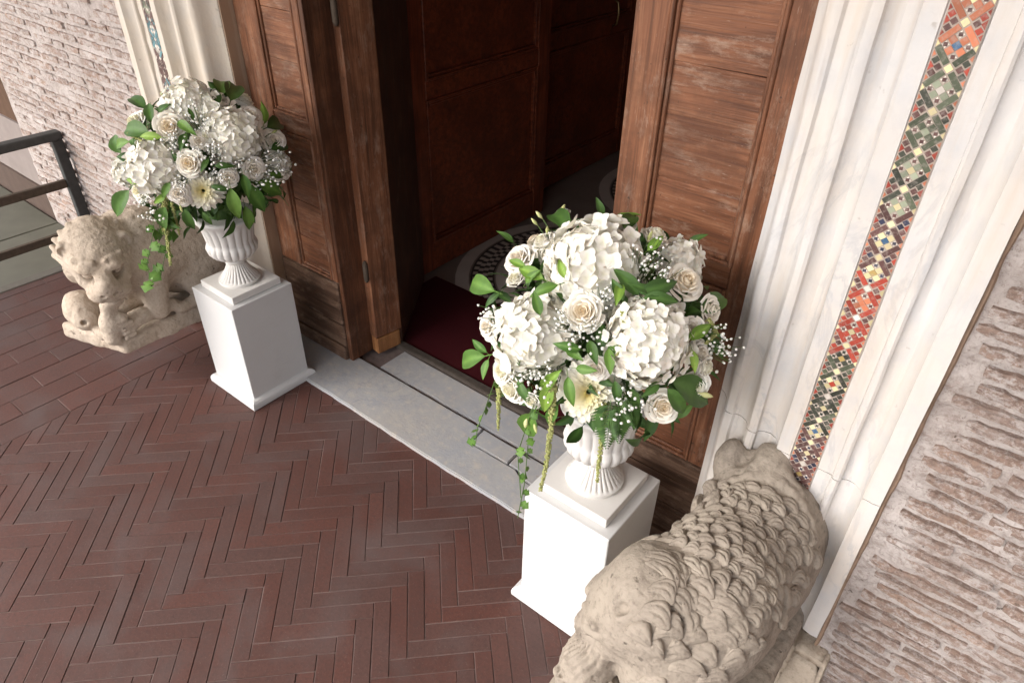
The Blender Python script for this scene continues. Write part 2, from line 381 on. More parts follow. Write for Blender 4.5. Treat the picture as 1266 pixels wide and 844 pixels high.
def wallbrick(seed, mat_):
    rr = np.random.default_rng(seed); nx, nz = 9, 3
    xs = np.linspace(-.5, .5, nx); zs = np.array([-.5, .05, .5])
    V, F = [], []
    top = .5*(1-.38*rr.random(nx)**2.4); bot = -.5*(1-.38*rr.random(nx)**2.4)
    dep = rr.random((nz, nx))
    for layer in (0, 1):
        for k in range(nz):
            for i in range(nx):
                e = .86 if (i in (0, nx-1)) else 1
                z = (bot[i] if k == 0 else top[i] if k == 2 else (bot[i]+top[i])/2)*e
                y = 1.0 if layer == 0 else -.2-.8*dep[k, i]*(.3 if i in (0, nx-1) else 1)
                V.append((xs[i]*(1 if k == 1 else .985), y, z*(1 if layer == 0 else .93)))
    n = nx*nz
    for k in range(nz-1):
        for i in range(nx-1):
            a = n+k*nx+i; F.append((a, a+1, a+nx+1, a+nx))
    ring = [i for i in range(nx)]+[nx*2-1]+[nx*3-1-i for i in range(nx)]+[nx]
    for a, b in zip(ring, ring[1:]+ring[:1]): F.append((a, b, n+b, n+a))
    return pmesh('brick', V, F, mat_, False)
WBS = {1: [wallbrick(i, WM_R[1]) for i in range(14)], 2: [wallbrick(i, WM_L[1]) for i in range(14)]}
def brick_wall(name, label, x0, x1, bx0, bx1, bz0, bz1, st, pitch, seed):
    root = empty(name, ((x0+x1)/2, WY+.15, 0)); tag(root, label, 'wall')
    sub(MB().box(x0, x1, WY+.035, WY+.6, -.05, 4.6), 'wall_core', (WM_R if seed == 1 else WM_L)[0], root)
    V, F = wall_grid(x0, min(x1, 2.2), -.05, 2.6, st, seed=seed); q = MB(); q.V = [tuple(v) for v in V]; q.F = [tuple(f) for f in F]
    o = sub(q, 'mortar_face', (WM_R if seed == 1 else WM_L)[0], root, True)
    rr = random.Random(seed); z = bz0; n = 0
    while z < bz1:
        h = pitch*rr.uniform(.56, .76); x = bx0+rr.uniform(-.01, .06)
        while x < bx1 and n < 300:
            l = rr.uniform(.1, .27); l = min(l, bx1-x)
            if l > .06 and rr.random() < .97:
                low = fbm(np.array([x+l/2, seed*3.3, z])*2.2+4, 3)-.5
                b = link('brick', WBS[seed][rr.randrange(14)], root)
                b.scale = (l, .009, h); b.location = Vector((x+l/2, WY-.005-float(low)*.018+rr.uniform(-.003, .003), z))-root.location
                b.rotation_euler = (rr.gauss(0, .03), rr.gauss(0, .012)+(0 if rr.random() < .9 else rr.gauss(0, .03)), rr.gauss(0, .015)); n += 1
            x += l+rr.uniform(.004, .018)
        z += pitch*rr.uniform(.92, 1.08)
    print(name, 'bricks', n)
    return root
brick_wall('brick_wall', 'rough old brick wall with pale mortar beside the large marble jamb with red mosaic',   .0085, 8.6, .02, .72, .03, 1.75, .009, .0425, 1)
brick_wall('brick_wall', 'rough lime-smeared brick wall behind the iron railing and the warm stone lion', -5.03, -3.206, -5.0, -3.22, .06, 1.62, .0125, .0500, 2)
ew = empty('end_wall', (-5.9, WY+.2, 0)); tag(ew, 'brown masonry wall with pale plaster dado beyond the iron railing', 'wall')
sub(MB().box(-8, -5.034, WY+.03, WY+.5, .62, 4.6), 'masonry', BROWNB, ew)
sub(MB().box(-8, -5.034, WY+.02, WY+.5, .20, .617), 'plaster_dado', PLASTERW, ew)
sub(MB().box(-8, -5.034, WY+.005, WY+.5, -.05, .197), 'skirting', SKIRT, ew)
rt_ = [o for o in bpy.data.objects if o.name == 'brick_wall'][0]
q = MB(); n = 90
for i in range(n+1):
    z = .15+i*2.6/n; w_ = .003+.007*float(vnoise(np.array([1., 2., z*14])))
    q.V += [(.0064, 1.437, z), (.0064+w_, 1.4335+.004*float(vnoise(np.array([5., 2., z*20]))), z), (.012+w_, 1.452, z)]
    if i: a = 3*i-3; q.F += [(a, a+1, a+4, a+3), (a+1, a+2, a+5, a+4)]
sub(q, 'seam_mortar', simple('seam_mortar', (.30, .21, .15), .9, .1, .4, 40), rt_)
tag(MB().box(8.6, 9.0, -2.9, 1.44, -.05, 4.6).build('added_bounce_wall', simple('bounce_wall_tan', (.55, .44, .33), .9, .1, .12, 4)), 'unseen tan wall added to warm and dim the light from the side', 'wall')  # out-of-view wall added for its warm bounce and dimmer side light
# portico: roof above and the front of the church above the door
tag(MB().box(-9, 9, -2.9, 2.2, 4.62, 4.9).build('portico_ceiling', CEIL), kind='structure')
MBv = MB(); MBv.box(-3.2, .006, WY+.02, 2.2, 3.3, 4.6); o = MBv.build('lintel_wall', WMORT); tag(o, 'masonry above the church doorway', 'wall')
o = MB().box(-3.1, -.1, 1.425, 1.72, 3.0, 3.297, .01).build('marble_lintel', MARBLE); tag(o, 'white marble lintel spanning the doorway', 'lintel')

# ------------------------------------------------------------------ marble jambs with mosaic
prof = [(.006, 1.47), (.006, 1.4217), (-.012, 1.4205), (-.0345, 1.4225), (-.0365, 1.427), (-.046, 1.444), (-.062, 1.4575), (-.080, 1.4605), (-.094, 1.455), (-.096, 1.4435), (-.101, 1.4395), (-.109, 1.4395),
        (-.1145, 1.4435), (-.117, 1.4525), (-.152, 1.4525), (-.154, 1.4575), (-.2215, 1.4575), (-.2235, 1.4525), (-.2590, 1.4525), (-.2615, 1.456), (-.265, 1.476), (-.276, 1.492), (-.293, 1.500), (-.310, 1.497), (-.322, 1.488),
        (-.325, 1.476), (-.332, 1.4725), (-.345, 1.4735), (-.352, 1.480), (-.355, 1.492), (-.366, 1.507), (-.383, 1.5155), (-.398, 1.515), (-.404, 1.507), (-.413, 1.5045), (-.424, 1.508), (-.432, 1.516), (-.437, 1.535), (-.446, 1.562), (-.460, 1.582), (-.472, 1.590), (-.475, 1.594), (-.475, 1.70), (.006, 1.70)]
def jamb_block(z0, z1, mirror, seed):
    n = max(2, int((z1-z0)/.06)); V, F = [], []; m = len(prof)
    rr = np.random.default_rng(seed)
    zs = np.linspace(z0, z1, n+1)
    for k, z in enumerate(zs):
        inset = .0025 if k in (0, n) else 0
        for i, (x, y) in enumerate(prof):
            ch = float(vnoise(np.array([x*30+seed, z*9, 2.])))-.5; ch2 = float(vnoise(np.array([i*1.7, z*23+seed, 7.])))
            dx = ch*.0025; dy = ch*.003+(.005*max(0, ch2-.74)*4 if 1 <= i < m-2 else 0)
            if i >= m-2 or i == 0: dx = dy = 0
            V.append((x+dx, y+dy+inset, z))
    for k in range(n):
        for i in range(m):
            a, b = k*m+i, k*m+(i+1) % m; F.append((a, a+m, b+m, b))
    F += [tuple(range(m)), tuple(n*m+i for i in range(m))[::-1]]
    if mirror: V = [(-3.2-x, y, z) for x, y, z in V]; F = [f[::-1] for f in F]
    q = MB(); q.V = V; q.F = F; return q
def autosmooth(o, ang=35):
    me = o.data; me.polygons.foreach_set('use_smooth', [True]*len(me.polygons))
    bm = bmesh.new(); bm.from_mesh(me)
    for e in bm.edges: e.smooth = not (len(e.link_faces) == 2 and e.calc_face_angle(0) > R(ang))
    bm.to_mesh(me); bm.free(); return o
PITCH_M = .0740; ZN0 = 1.872            # mosaic knots every 74 mm; one knot at 1.872
def mosaic_pieces(zlo, zhi, x0, x1):
    """pieces as (polygon in (s,z) strip coordinates, colour): crossed bars with squares in the lozenges"""
    xc = (x0+x1)/2; hw = (x1-x0)/2; out = []
    schemes = [('green', 'dkgreen', 'porphyry', 'palegreen'), ('red', 'red', 'porphyry', 'orange'), ('porphyry', 'porphyry', 'navy', 'cream'), ('dkgreen', 'green', 'dkgreen', 'cream'), ('orange', 'red', 'porphyry', 'green')]
    def scheme(z):
        for lim, k in ((1.83, 4), (1.53, 0), (1.39, 2), (1.19, 1), (.93, 3), (.62, 2), (.3, 1), (0, 2)):
            if z > lim: return schemes[k]
        return schemes[2]
    def rect(cx, cz, a, b, ang, col):
        c, s = math.cos(ang), math.sin(ang)
        out.append(([(cx+u*c-v*s, cz+u*s+v*c) for u, v in ((-a, -b), (a, -b), (a, b), (-a, b))], col))
    def tri(p, col): out.append((p, col))
    k0 = math.floor((zlo-ZN0)/PITCH_M)
    k = k0
    while ZN0+k*PITCH_M < zhi+PITCH_M:
        z = ZN0+k*PITCH_M; A, B, Cc, D = scheme(z); rr = random.Random(k*7+3)
        rect(xc, z, .0056, .0056, math.pi/4, 'cream' if rr.random() < .6 else 'white')
        th = math.atan2(PITCH_M/2, hw)
        for sx in (-1, 1):
            for sz in (-1, 1):
                c0 = scheme(z+sz*.01)
                rect(xc+sx*hw*.53, z+sz*PITCH_M/2*.53, .0172, .0051, sx*sz*th, c0[0] if rr.random() < .7 else c0[1])
        zc = z+PITCH_M/2; A, B, Cc, D = scheme(zc)
        star = rr.random()
        rect(xc, zc, .0058, .0058, math.pi/4, rr.choice(['cream', 'white', 'blue', D, 'gold']) if star < .75 else 'red')
        for i in range(4):                      # four squares round the middle and four small lozenges between
            a = i*math.pi/2
            rect(xc+math.cos(a+math.pi/4)*.0124, zc+math.sin(a+math.pi/4)*.0124, .0057, .0057, math.pi/4, A if star < .5 else D)
            for t_ in range(4):         # four white triangles round a small dark lozenge
                px_, pz_ = xc+math.cos(a)*.0176, zc+math.sin(a)*.0182; b_ = t_*math.pi/2; q_ = .0068
                P3 = [(px_+q_*math.cos(b_), pz_+q_*math.sin(b_)), (px_+q_*.46*(math.cos(b_)+math.cos(b_+1.5708))*.95, pz_+q_*.46*(math.sin(b_)+math.sin(b_+1.5708))*.95), (px_+q_*.60*math.cos(b_-.30), pz_+q_*.60*math.sin(b_-.30))]
                tri(P3, 'white')
            rect(xc+math.cos(a)*.0176, zc+math.sin(a)*.0182, .0032, .0032, 0, Cc)
        for sx in (-1, 1):                      # side triangles
            ex = xc+sx*hw*.985; A, B, Cc, D = scheme(z)
            tri([(ex, z-.0080), (ex, z+.0080), (ex-sx*.0078, z)][::sx], 'red' if A != 'red' else 'cream')
            rect(ex-sx*.0140, z, .0048, .0048, math.pi/4, Cc)
            for sz in (-1, 1):
                rect(ex-sx*.0072, z+sz*.0108, .0049, .0048, math.pi/4, B if rr.random() < .8 else Cc)
                tri([(ex, z+sz*.0150), (ex, z+sz*.0255), (ex-sx*.0052, z+sz*.0195)][::sx*sz], 'orange' if A != 'orange' else 'red')
            tri([(ex, zc-.0062), (ex, zc+.0062), (ex-sx*.0052, zc)][::sx], 'cream' if rr.random() < .7 else 'orange')
        k += 1
    res = []
    for poly, col in out:
        if all(zlo < p[1] < zhi for p in poly) and all(x0-.0005 < p[0] < x1+.0005 for p in poly): res.append((poly, col))
    return res
def prism(poly, yb, yf, mirror):
    n = len(poly)
    P = [((-3.2-x) if mirror else x, z) for x, z in poly]
    ar = sum(P[i][0]*P[(i+1) % n][1]-P[(i+1) % n][0]*P[i][1] for i in range(n))
    if ar < 0: P = P[::-1]
    V = [(x, yb, z) for x, z in P]+[(x, yf, z) for x, z in P]
    F = [tuple(range(n, 2*n))]+[(i, (i+1) % n, n+(i+1) % n, n+i) for i in range(n)]
    return V, F
def jamb(mirror, label, mat, breaks, seed):
    root = empty('marble_jamb', (-3.2+.24 if mirror else -.24, 1.55, .29)); tag(root, label, 'door jamb')
    for i in range(len(breaks)-1):
        autosmooth(sub(jamb_block(breaks[i]+.0012, breaks[i+1]-.0012, mirror, seed+i), 'marble_block', mat, root), 32)
    x0, x1 = -.2208, -.1545
    q = MB(); a, b = (-3.2-x1, -3.2-x0) if mirror else (x0, x1); q.box(a, b, 1.4551, 1.4574, breaks[0]+.02, 2.9)
    strip = sub(q, 'mosaic_strip', GROUT, root)
    pcs = mosaic_pieces(breaks[0]+.02, 2.2, x0+.0012, x1-.0012)
    def sc_(pc):
        z = pc[0][0][1]; return abs(z-1.75) if z < 1.97 else 10+z
    rr = random.Random(seed)
    def yfront(): return 1.4549-rr.uniform(.0006, .0018)
    joined = {}
    pcs.sort(key=sc_)
    for i, (poly, col) in enumerate(pcs):
        V, F = prism(poly, 1.4552, yfront(), mirror)
        if not mirror and i < 300:
            cx = sum(v[0] for v in V)/len(V); cz = sum(v[2] for v in V)/len(V)
            V = [(x-cx, y-1.455, z-cz) for x, y, z in V]
            o = link('tessera', pmesh('tessera', V, F, T[col]), strip)
            o.matrix_parent_inverse = Matrix.Translation(-root.location) @ Matrix.Identity(4); o.location = (cx, 1.455, cz)
            o.matrix_parent_inverse = Matrix.Identity(4)
        else:
            if mirror: col = {'red': 'porphyry', 'orange': 'porphyry', 'cream': 'white', 'gold': 'white'}.get(col, col); col = 'teal' if (col not in ('white',) and int(poly[0][1]/.125) % 2 and rr.random() < .75) else col
            joined.setdefault(col, MB()).add(V, F)
    me = bpy.data.meshes.new('tesserae'); V, F, mi = [], [], []
    for k, (col, q) in enumerate(joined.items()):
        n = len(V); V += q.V; F += [tuple(i+n for i in f) for f in q.F]; mi += [k]*len(q.F); me.materials.append(T[col])
    me.from_pydata(V, [], F); me.polygons.foreach_set('material_index', mi); me.update()
    o = link('tesserae', me, strip); tag(o, kind='stuff')
    return root
jamb(False, 'moulded white marble door jamb inlaid with red and green mosaic above the curly maned lion', MARBLE, [.292, .842, 2.05, 2.998], 3)
jamb(True, 'moulded warm marble door jamb with narrow blue mosaic behind the urn on the stone lion side', MARBLE_W, [.292, 1.03, 2.1, 2.998], 9)
def rough_block(x0, x1, y0, y1, z0, z1, seed, mat, name, par):
    bm = bmesh.new(); bmesh.ops.create_cube(bm, size=1)
    for v in bm.verts: v.co = Vector(((x0+x1)/2+v.co.x*(x1-x0), (y0+y1)/2+v.co.y*(y1-y0), (z0+z1)/2+v.co.z*(z1-z0)))
    bmesh.ops.bevel(bm, geom=bm.edges[:], offset=.012, segments=2, affect='EDGES')
    bmesh.ops.subdivide_edges(bm, edges=bm.edges[:], cuts=3, use_grid_fill=True)
    P = np.array([v.co[:] for v in bm.verts]); d = (fbm(P*14+seed*5, 4)-.5)*.03
    bm.normal_update()
    for v, k in zip(bm.verts, d): v.co += v.normal*float(k)
    me = bpy.data.meshes.new(name); bm.to_mesh(me); bm.free(); me.materials.append(mat)
    me.polygons.foreach_set('use_smooth', [True]*len(me.polygons)); o = link(name, me)
    if par: o.parent = par; o.matrix_parent_inverse = Matrix.Translation(-par.location)
    return o
for mirror, lab in ((False, 'rough pale stone footing under the marble jamb with red mosaic'), (True, 'rough pale stone footing under the marble jamb with blue mosaic')):
    root = empty('jamb_footing', (-3.2+.2 if mirror else -.2, 1.5, 0)); tag(root, lab, 'stone block')
    for i, (x0, x1, y0, y1, z0, z1) in enumerate(((-.46, -.05, 1.43, 1.69, .0, .284), (-.045, .06, 1.385, 1.5, .0, .245), (.0, .10, 1.34, 1.46, -.02, .10))):
        if mirror: x0, x1 = -3.2-x1, -3.2-x0
        rough_block(x0, x1, y0, y1, z0, z1, i+1+10*mirror, STONE_B, 'stone', root)

# ------------------------------------------------------------------ threshold
th = empty('threshold', (-1.6, 1.6, 0)); tag(th, kind='structure')
def slab(pts, z0, z1, mat, name='marble_slab', par=th, ch=.004):
    bm = bmesh.new(); vs_ = [bm.verts.new((x, y, z0)) for x, y in pts]; f = bm.faces.new(vs_)
    r_ = bmesh.ops.extrude_face_region(bm, geom=[f]); 
    for v in [e for e in r_['geom'] if isinstance(e, bmesh.types.BMVert)]: v.co.z = z1
    bmesh.ops.recalc_face_normals(bm, faces=bm.faces[:])
    bmesh.ops.bevel(bm, geom=[e for e in bm.edges if min(v.co.z for v in e.verts) > (z0+z1)/2], offset=ch, segments=2, affect='EDGES')
    me = bpy.data.meshes.new(name); bm.to_mesh(me); bm.free(); me.materials.append(mat); o = link(name, me)
    o.parent = par; o.matrix_parent_inverse = Matrix.Translation(-par.location); return o
rr = random.Random(11)
def fr(x): return 1.428+.002*math.sin(x*5)+.0015*math.sin(x*37+1)
xs = np.linspace(-2.715, -.485, 34)
e_front = [(x, fr(x)) for x in xs]
def gy(x): return 1.699+.004*math.sin(x*3+1)
slab([(x, y) for x, y in e_front]+[(-.485, 1.56), (-.99, 1.565), (-1.16, 1.572), (-1.215, 1.60), (-1.46, 1.597), (-1.475, gy(-1.475)), (-2.1, gy(-2.1)), (-2.28, 1.70), (-2.715, 1.70)], -.04, .020, MARBLE_G)
slab([(-1.46, 1.603), (-1.262, 1.606), (-1.268, gy(-1.26)), (-1.468, gy(-1.46))], -.04, .0185, MARBLE_G)
slab([(-1.255, 1.606), (-1.205, 1.606), (-1.155, 1.579), (-.99, 1.571), (-1.03, gy(-1)), (-1.261, gy(-1.26))], -.04, .0195, MARBLE_G)
slab([(-.98, 1.571), (-.485, 1.566), (-.485, gy(-.5)), (-1.02, gy(-1))], -.04, .020, MARBLE_G)
slab([(x, gy(x)+.022+.003*math.sin(x*23)) for x in np.linspace(-2.16, -.485, 20)]+[(-.485, 1.888), (-1.5, 1.884), (-2.16, 1.89)], -.04, .009, MARBLE_G)
o = MB().box(-2.72, -.48, 1.44, 1.93, -.043, -.004).build('groove_bed', DIRT, None); o.parent = th; o.matrix_parent_inverse = Matrix.Translation(-th.location)
slab([(x, 1.893+.004*math.sin(x*9)) for x in np.linspace(-2.3, -.485, 12)]+[(-.485, 1.935), (-2.3, 1.935)], -.04, .026, DARKSTEP, 'step_edge')

# ------------------------------------------------------------------ inside the porch
tag(MB().box(-6, 3, 1.936, 9, -.06, -.002).build('church_floor', simple('inner_floor_marble', (.22, .17, .14), .35, .45, .3, 8)), kind='structure')
o = MB().box(-2.56, -.5, 1.945, 2.535, .0, .012, .004).build('carpet', CARPET); tag(o, 'dark red entrance mat lying inside the doorway', 'carpet')
inl = MB(); chk = MB(); wm = simple('inlay_white', (.52, .44, .38), .4, .4, .2, 10); dk = simple('inlay_dark', (.035, .028, .024), .4, .4, .3, 20)
def ring(mb, cx, cy, r0, r1, z, a0=0, a1=2*math.pi, n=48):
    for i in range(n):
        t0, t1 = a0+(a1-a0)*i/n, a0+(a1-a0)*(i+1)/n
        P = [(cx+r*math.cos(t), cy+r*math.sin(t)) for r, t in ((r0, t0), (r1, t0), (r1, t1), (r0, t1))]
        mb.add([(x, y, z) for x, y in P], [(0, 1, 2, 3)])
flo = bpy.data.objects['church_floor']
for cx, cy in ((-1.88, 3.1), (-1.88, 4.68), (-.4, 3.1)):
    for r0, r1, m_, z_ in ((.22, .30, wm, .003), (.31, .43, dk, .0015), (.44, .53, wm, .003), (.54, .68, dk, .0015), (.69, .77, wm, .003)):
        q = MB(); ring(q, cx, cy, r0, r1, z_); q.build('inlay_ring', m_, flo)
    for r_ in (.335, .37, .405, .562, .592, .622, .652):
        n = int(2*math.pi*r_/.062)
        for i in range(n):
            t = 2*math.pi*(i+.5*(int(r_*1000/33) % 2))/n; d = .0165; s_ = .0145
            c, s = math.cos(t), math.sin(t)
            chk.add([(cx+r_*c+u*c-v*s, cy+r_*s+u*s+v*c, .003) for u, v in ((-s_, -d), (s_, -d), (s_, d), (-s_, d))], [(0, 1, 2, 3)])
tag(chk.build('inlay_tesserae', wm, flo), kind='stuff')
# panelled inner doors (vestibule), x = const planes facing +X
def panel_door_x(name, label, X, y0, y1, zt, rails, handle=None, th_=.05):
    root = empty(name, (X, (y0+y1)/2, 0)); tag(root, label, 'door')
    S = .115
    sub(MB().box(X-th_, X-.002, y0, y0+S, .012, zt, .004), 'stile', W_REDV, root); sub(MB().box(X-th_, X-.002, y1-S, y1, .012, zt, .004), 'stile', W_REDV, root)
    zs = rails
    for (a, b) in zs: sub(MB().box(X-th_, X-.004, y0+S, y1-S, a, b, .004), 'rail', W_RED, root)
    for (a, b), (c, d) in zip(zs, zs[1:]):
        pn = sub(MB().box(X-th_+.01, X-.024, y0+S, y1-S, b, c), 'panel', W_RED, root)
        mb = MB()
        for k, (o_, dd) in enumerate(((.0, .0), (.016, .009))):
            w_ = .016
            mb.box(X-.03, X+.004-dd, y0+S+o_, y0+S+o_+w_, b+o_, c-o_, .003); mb.box(X-.03, X+.004-dd, y1-S-o_-w_, y1-S-o_, b+o_, c-o_, .003)
            mb.box(X-.03, X+.0035-dd, y0+S+o_+w_, y1-S-o_-w_, b+o_, b+o_+w_, .003); mb.box(X-.03, X+.0035-dd, y0+S+o_+w_, y1-S-o_-w_, c-o_-w_, c-o_, .003)
        mb.build('moulding', W_RED, pn)
    if handle:
        yy, zz = handle; mb = MB(); mb.tube([(X, yy, zz-.09), (X+.03, yy, zz-.07), (X+.04, yy, zz), (X+.03, yy, zz+.07), (X, yy, zz+.09)], .008, 8)
        sub(mb, 'handle', simple('brass', (.35, .25, .12), .35, .5, Metallic=1.), root, True)
    return root
panel_door_x('inner_door', 'dark red polished panelled inner door standing open beside the red mat', -2.61, 2.47, 3.67, 2.7, [(.012, .19), (1.01, 1.105), (1.9, 2.0), (2.6, 2.7)])
panel_door_x('vestibule_door', 'nearly black panelled door with brass handle deeper inside the church porch', -2.83, 3.80, 5.12, 2.7, [(.012, .19), (.98, 1.09), (1.9, 2.0), (2.6, 2.7)], (4.75, 1.12))
pw = empty('porch_panelling', (-1.6, 5.4, 0)); tag(pw, 'dark brown boarded wall closing the back of the church porch', 'wall')
for i in range(14): sub(MB().box(-3.0+i*.24+.002, -3.0+(i+1)*.24-.002, 5.30, 5.34+.004*(i % 2), -.001, 3.1, .004), 'board', W_REDV, pw)
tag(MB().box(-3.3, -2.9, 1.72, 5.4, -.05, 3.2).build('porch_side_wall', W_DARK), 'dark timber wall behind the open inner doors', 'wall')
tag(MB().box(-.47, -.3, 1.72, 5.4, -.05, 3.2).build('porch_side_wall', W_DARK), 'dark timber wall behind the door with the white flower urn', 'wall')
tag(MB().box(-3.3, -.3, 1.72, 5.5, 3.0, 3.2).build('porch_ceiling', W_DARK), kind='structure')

# ------------------------------------------------------------------ outer wooden doors
DY = 1.652                              # front face of stiles
def wobble_board(x0, x1, y0, y1, z0, z1, seed, ch=.003):
    rr = random.Random(seed); V, F = chbox(x0, x1, y0, y1, z0, z1, ch)
    V = [(x+rr.uniform(-.0012, .0012), y+rr.uniform(-.0008, .0008), z+rr.uniform(-.0012, .0012)) for x, y, z in V]
    q = MB(); q.V = [tuple(v) for v in V]; q.F = F; return q
def outer_leaf(label, x0, x1, sl0, sl1, zsplits, mirror, seed, low_mat):
    root = empty('door_leaf', ((x0+x1)/2, DY+.03, .02)); tag(root, label, 'door')
    rr = random.Random(seed)
    sub(wobble_board(x0, x0+sl0, DY, DY+.075, .46, 2.96, seed), 'stile', W_V, root)
    sub(wobble_board(x1-sl1, x1, DY, DY+.075, .46, 2.96, seed+1), 'stile', W_V, root)
    a, b = x0+sl0, x1-sl1
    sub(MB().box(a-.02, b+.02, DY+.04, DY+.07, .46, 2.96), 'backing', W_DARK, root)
    zs = zsplits
    for i in range(len(zs)-1):
        sub(wobble_board(a+.006, b-.006, DY+.015+rr.uniform(-.0008, .0008), DY+.05, zs[i]+.0007, zs[i+1]-.0007, seed+10+i, .0016), 'board', W_H, root)
    # moulding round the panel
    mo = MB()
    for k, (o_, dd) in enumerate(((0, -.003), (.011, .006))):
        for z0, z1 in ((.46, 1.112), (1.185, 2.9)):
            mo.box(a+o_, a+o_+.011, DY+dd, DY+.03, z0+o_, z1-o_, .003); mo.box(b-o_-.011, b-o_, DY+dd, DY+.03, z0+o_, z1-o_, .003)
            mo.box(a+o_+.011, b-o_-.011, DY+dd+.001, DY+.03, z0+o_, z0+o_+.011, .003); mo.box(a+o_+.011, b-o_-.011, DY+dd+.001, DY+.03, z1-o_-.011, z1-o_, .003)
    sub(mo, 'moulding', W_V, root)
    sub(wobble_board(a+.001, b-.001, DY+.004, DY+.06, 1.114, 1.183, seed+5), 'rail', W_H, root)
    # low weathered boards
    zl = [.022, .10, .225, .352, .456]
    for i in range(4):
        sub(wobble_board(x0+.002*i, x1-rr.uniform(0, .004), DY-.004+rr.uniform(-.003, .002)-(.012 if i == 0 else 0), DY+.07, zl[i]+.002, zl[i+1]-.002, seed+30+i, .005), 'low_board', low_mat, root)
    return root
outer_leaf('weathered brown door leaf with worn pale boards beside the warm stone lion urn', -2.715, -2.302, .142, .035, [.482, .62, .80, .98, 1.10, 1.19, 1.40, 1.585, 1.8, 2.05, 2.3, 2.9], False, 100, W_LOW)
outer_leaf('weathered brown door leaf behind the large flower urn beside the red mosaic jamb', -.925, -.478, .095, .068, [.482, .80, 1.10, 1.19, 1.372, 1.672, 2.0, 2.4, 2.9], True, 200, W_LOW)
fl = empty('folded_door_leaf', (-2.24, 1.9, .02)); tag(fl, 'folded back door leaf with hinge and a broken orange foot beside the red mat', 'door')
sub(wobble_board(-2.30, -2.2765, DY+.004, 1.80, .024, 2.96, 7), 'edge_board', W_DARK2, fl)
def quadpost(p0, p1, th_, z0, z1, seed, mat, name):
    d = Vector((p1[0]-p0[0], p1[1]-p0[1], 0)); l = d.length; d.normalize()
    V, F = chbox(0, l, 0, th_, z0, z1, .005); rr = random.Random(seed)
    nrm = Vector((-d.y, d.x, 0))
    V = [((Vector((p0[0], p0[1], 0))+d*(x+rr.uniform(-.001, .001))+nrm*(y+rr.uniform(-.001, .001))+Vector((0, 0, z)))[:]) for x, y, z in V]
    q = MB(); q.V = V; q.F = F; return sub(q, name, mat, fl)
quadpost((-2.228, 1.775), (-2.203, 1.925), .06, .115, 2.96, 1, W_V, 'stile')
quadpost((-2.226, 1.778), (-2.205, 1.91), .055, .022, .112, 2, W_RAW, 'broken_foot')
quadpost((-2.215, 1.932), (-2.56, 2.44), .045, .02, 2.96, 3, W_DARK, 'back_face')
mb = MB(); mb.tube([(-2.235, 1.765, .44), (-2.235, 1.765, .455), (-2.235, 1.765, .535), (-2.235, 1.765, .55)], [.006, .012, .012, .005], 10)
sub(mb, 'hinge', RUST, fl, True)
mb = MB(); mb.tube([(-2.235, 1.765, 1.54), (-2.235, 1.765, 1.555), (-2.235, 1.765, 1.635), (-2.235, 1.765, 1.65)], [.006, .012, .012, .005], 10)
sub(mb, 'hinge', RUST, fl, True)
o = MB().box(-2.722, -2.7165, 1.596, 1.72, .022, 2.99).build('door_reveal', REVEAL); tag(o, 'flat tan stone reveal between the warm marble jamb and the door leaf', 'door reveal')

# ------------------------------------------------------------------ pedestals and urns
def pedestal(x, y, label):
    r_ = empty('pedestal', (x, y, 0)); tag(r_, label, 'pedestal', 'white pedestals at the doorway')
    q = MB(); q.box(-.149, .149, -.149, .149, .0, .519, .0025); q.build('body', WPAINT, r_)
    q = MB(); h = .172
    pr = [(h, .002), (h+.001, .02), (h-.002, .032), (h-.010, .041), (h-.0215, .045)]
    V, F = [], []
    for rr_, z in pr:
        for sx, sy in ((-1, -1), (1, -1), (1, 1), (-1, 1)): V.append((sx*rr_, sy*rr_, z))
    for i in range(len(pr)-1):
        for k in range(4): F.append((i*4+k, i*4+(k+1) % 4, i*4+4+(k+1) % 4, i*4+4+k))
    F += [(3, 2, 1, 0), (16, 17, 18, 19)]
    q.add(V, F); o = q.build('base_moulding', WPAINT, r_)
    return r_
PL, PR = (-2.525, 1.315), (-.700, 1.318)
pedestal(*PL, 'white box pedestal with base moulding under the urn beside the warm stone lion')
pedestal(*PR, 'white box pedestal with base moulding under the urn beside the curly maned lion')
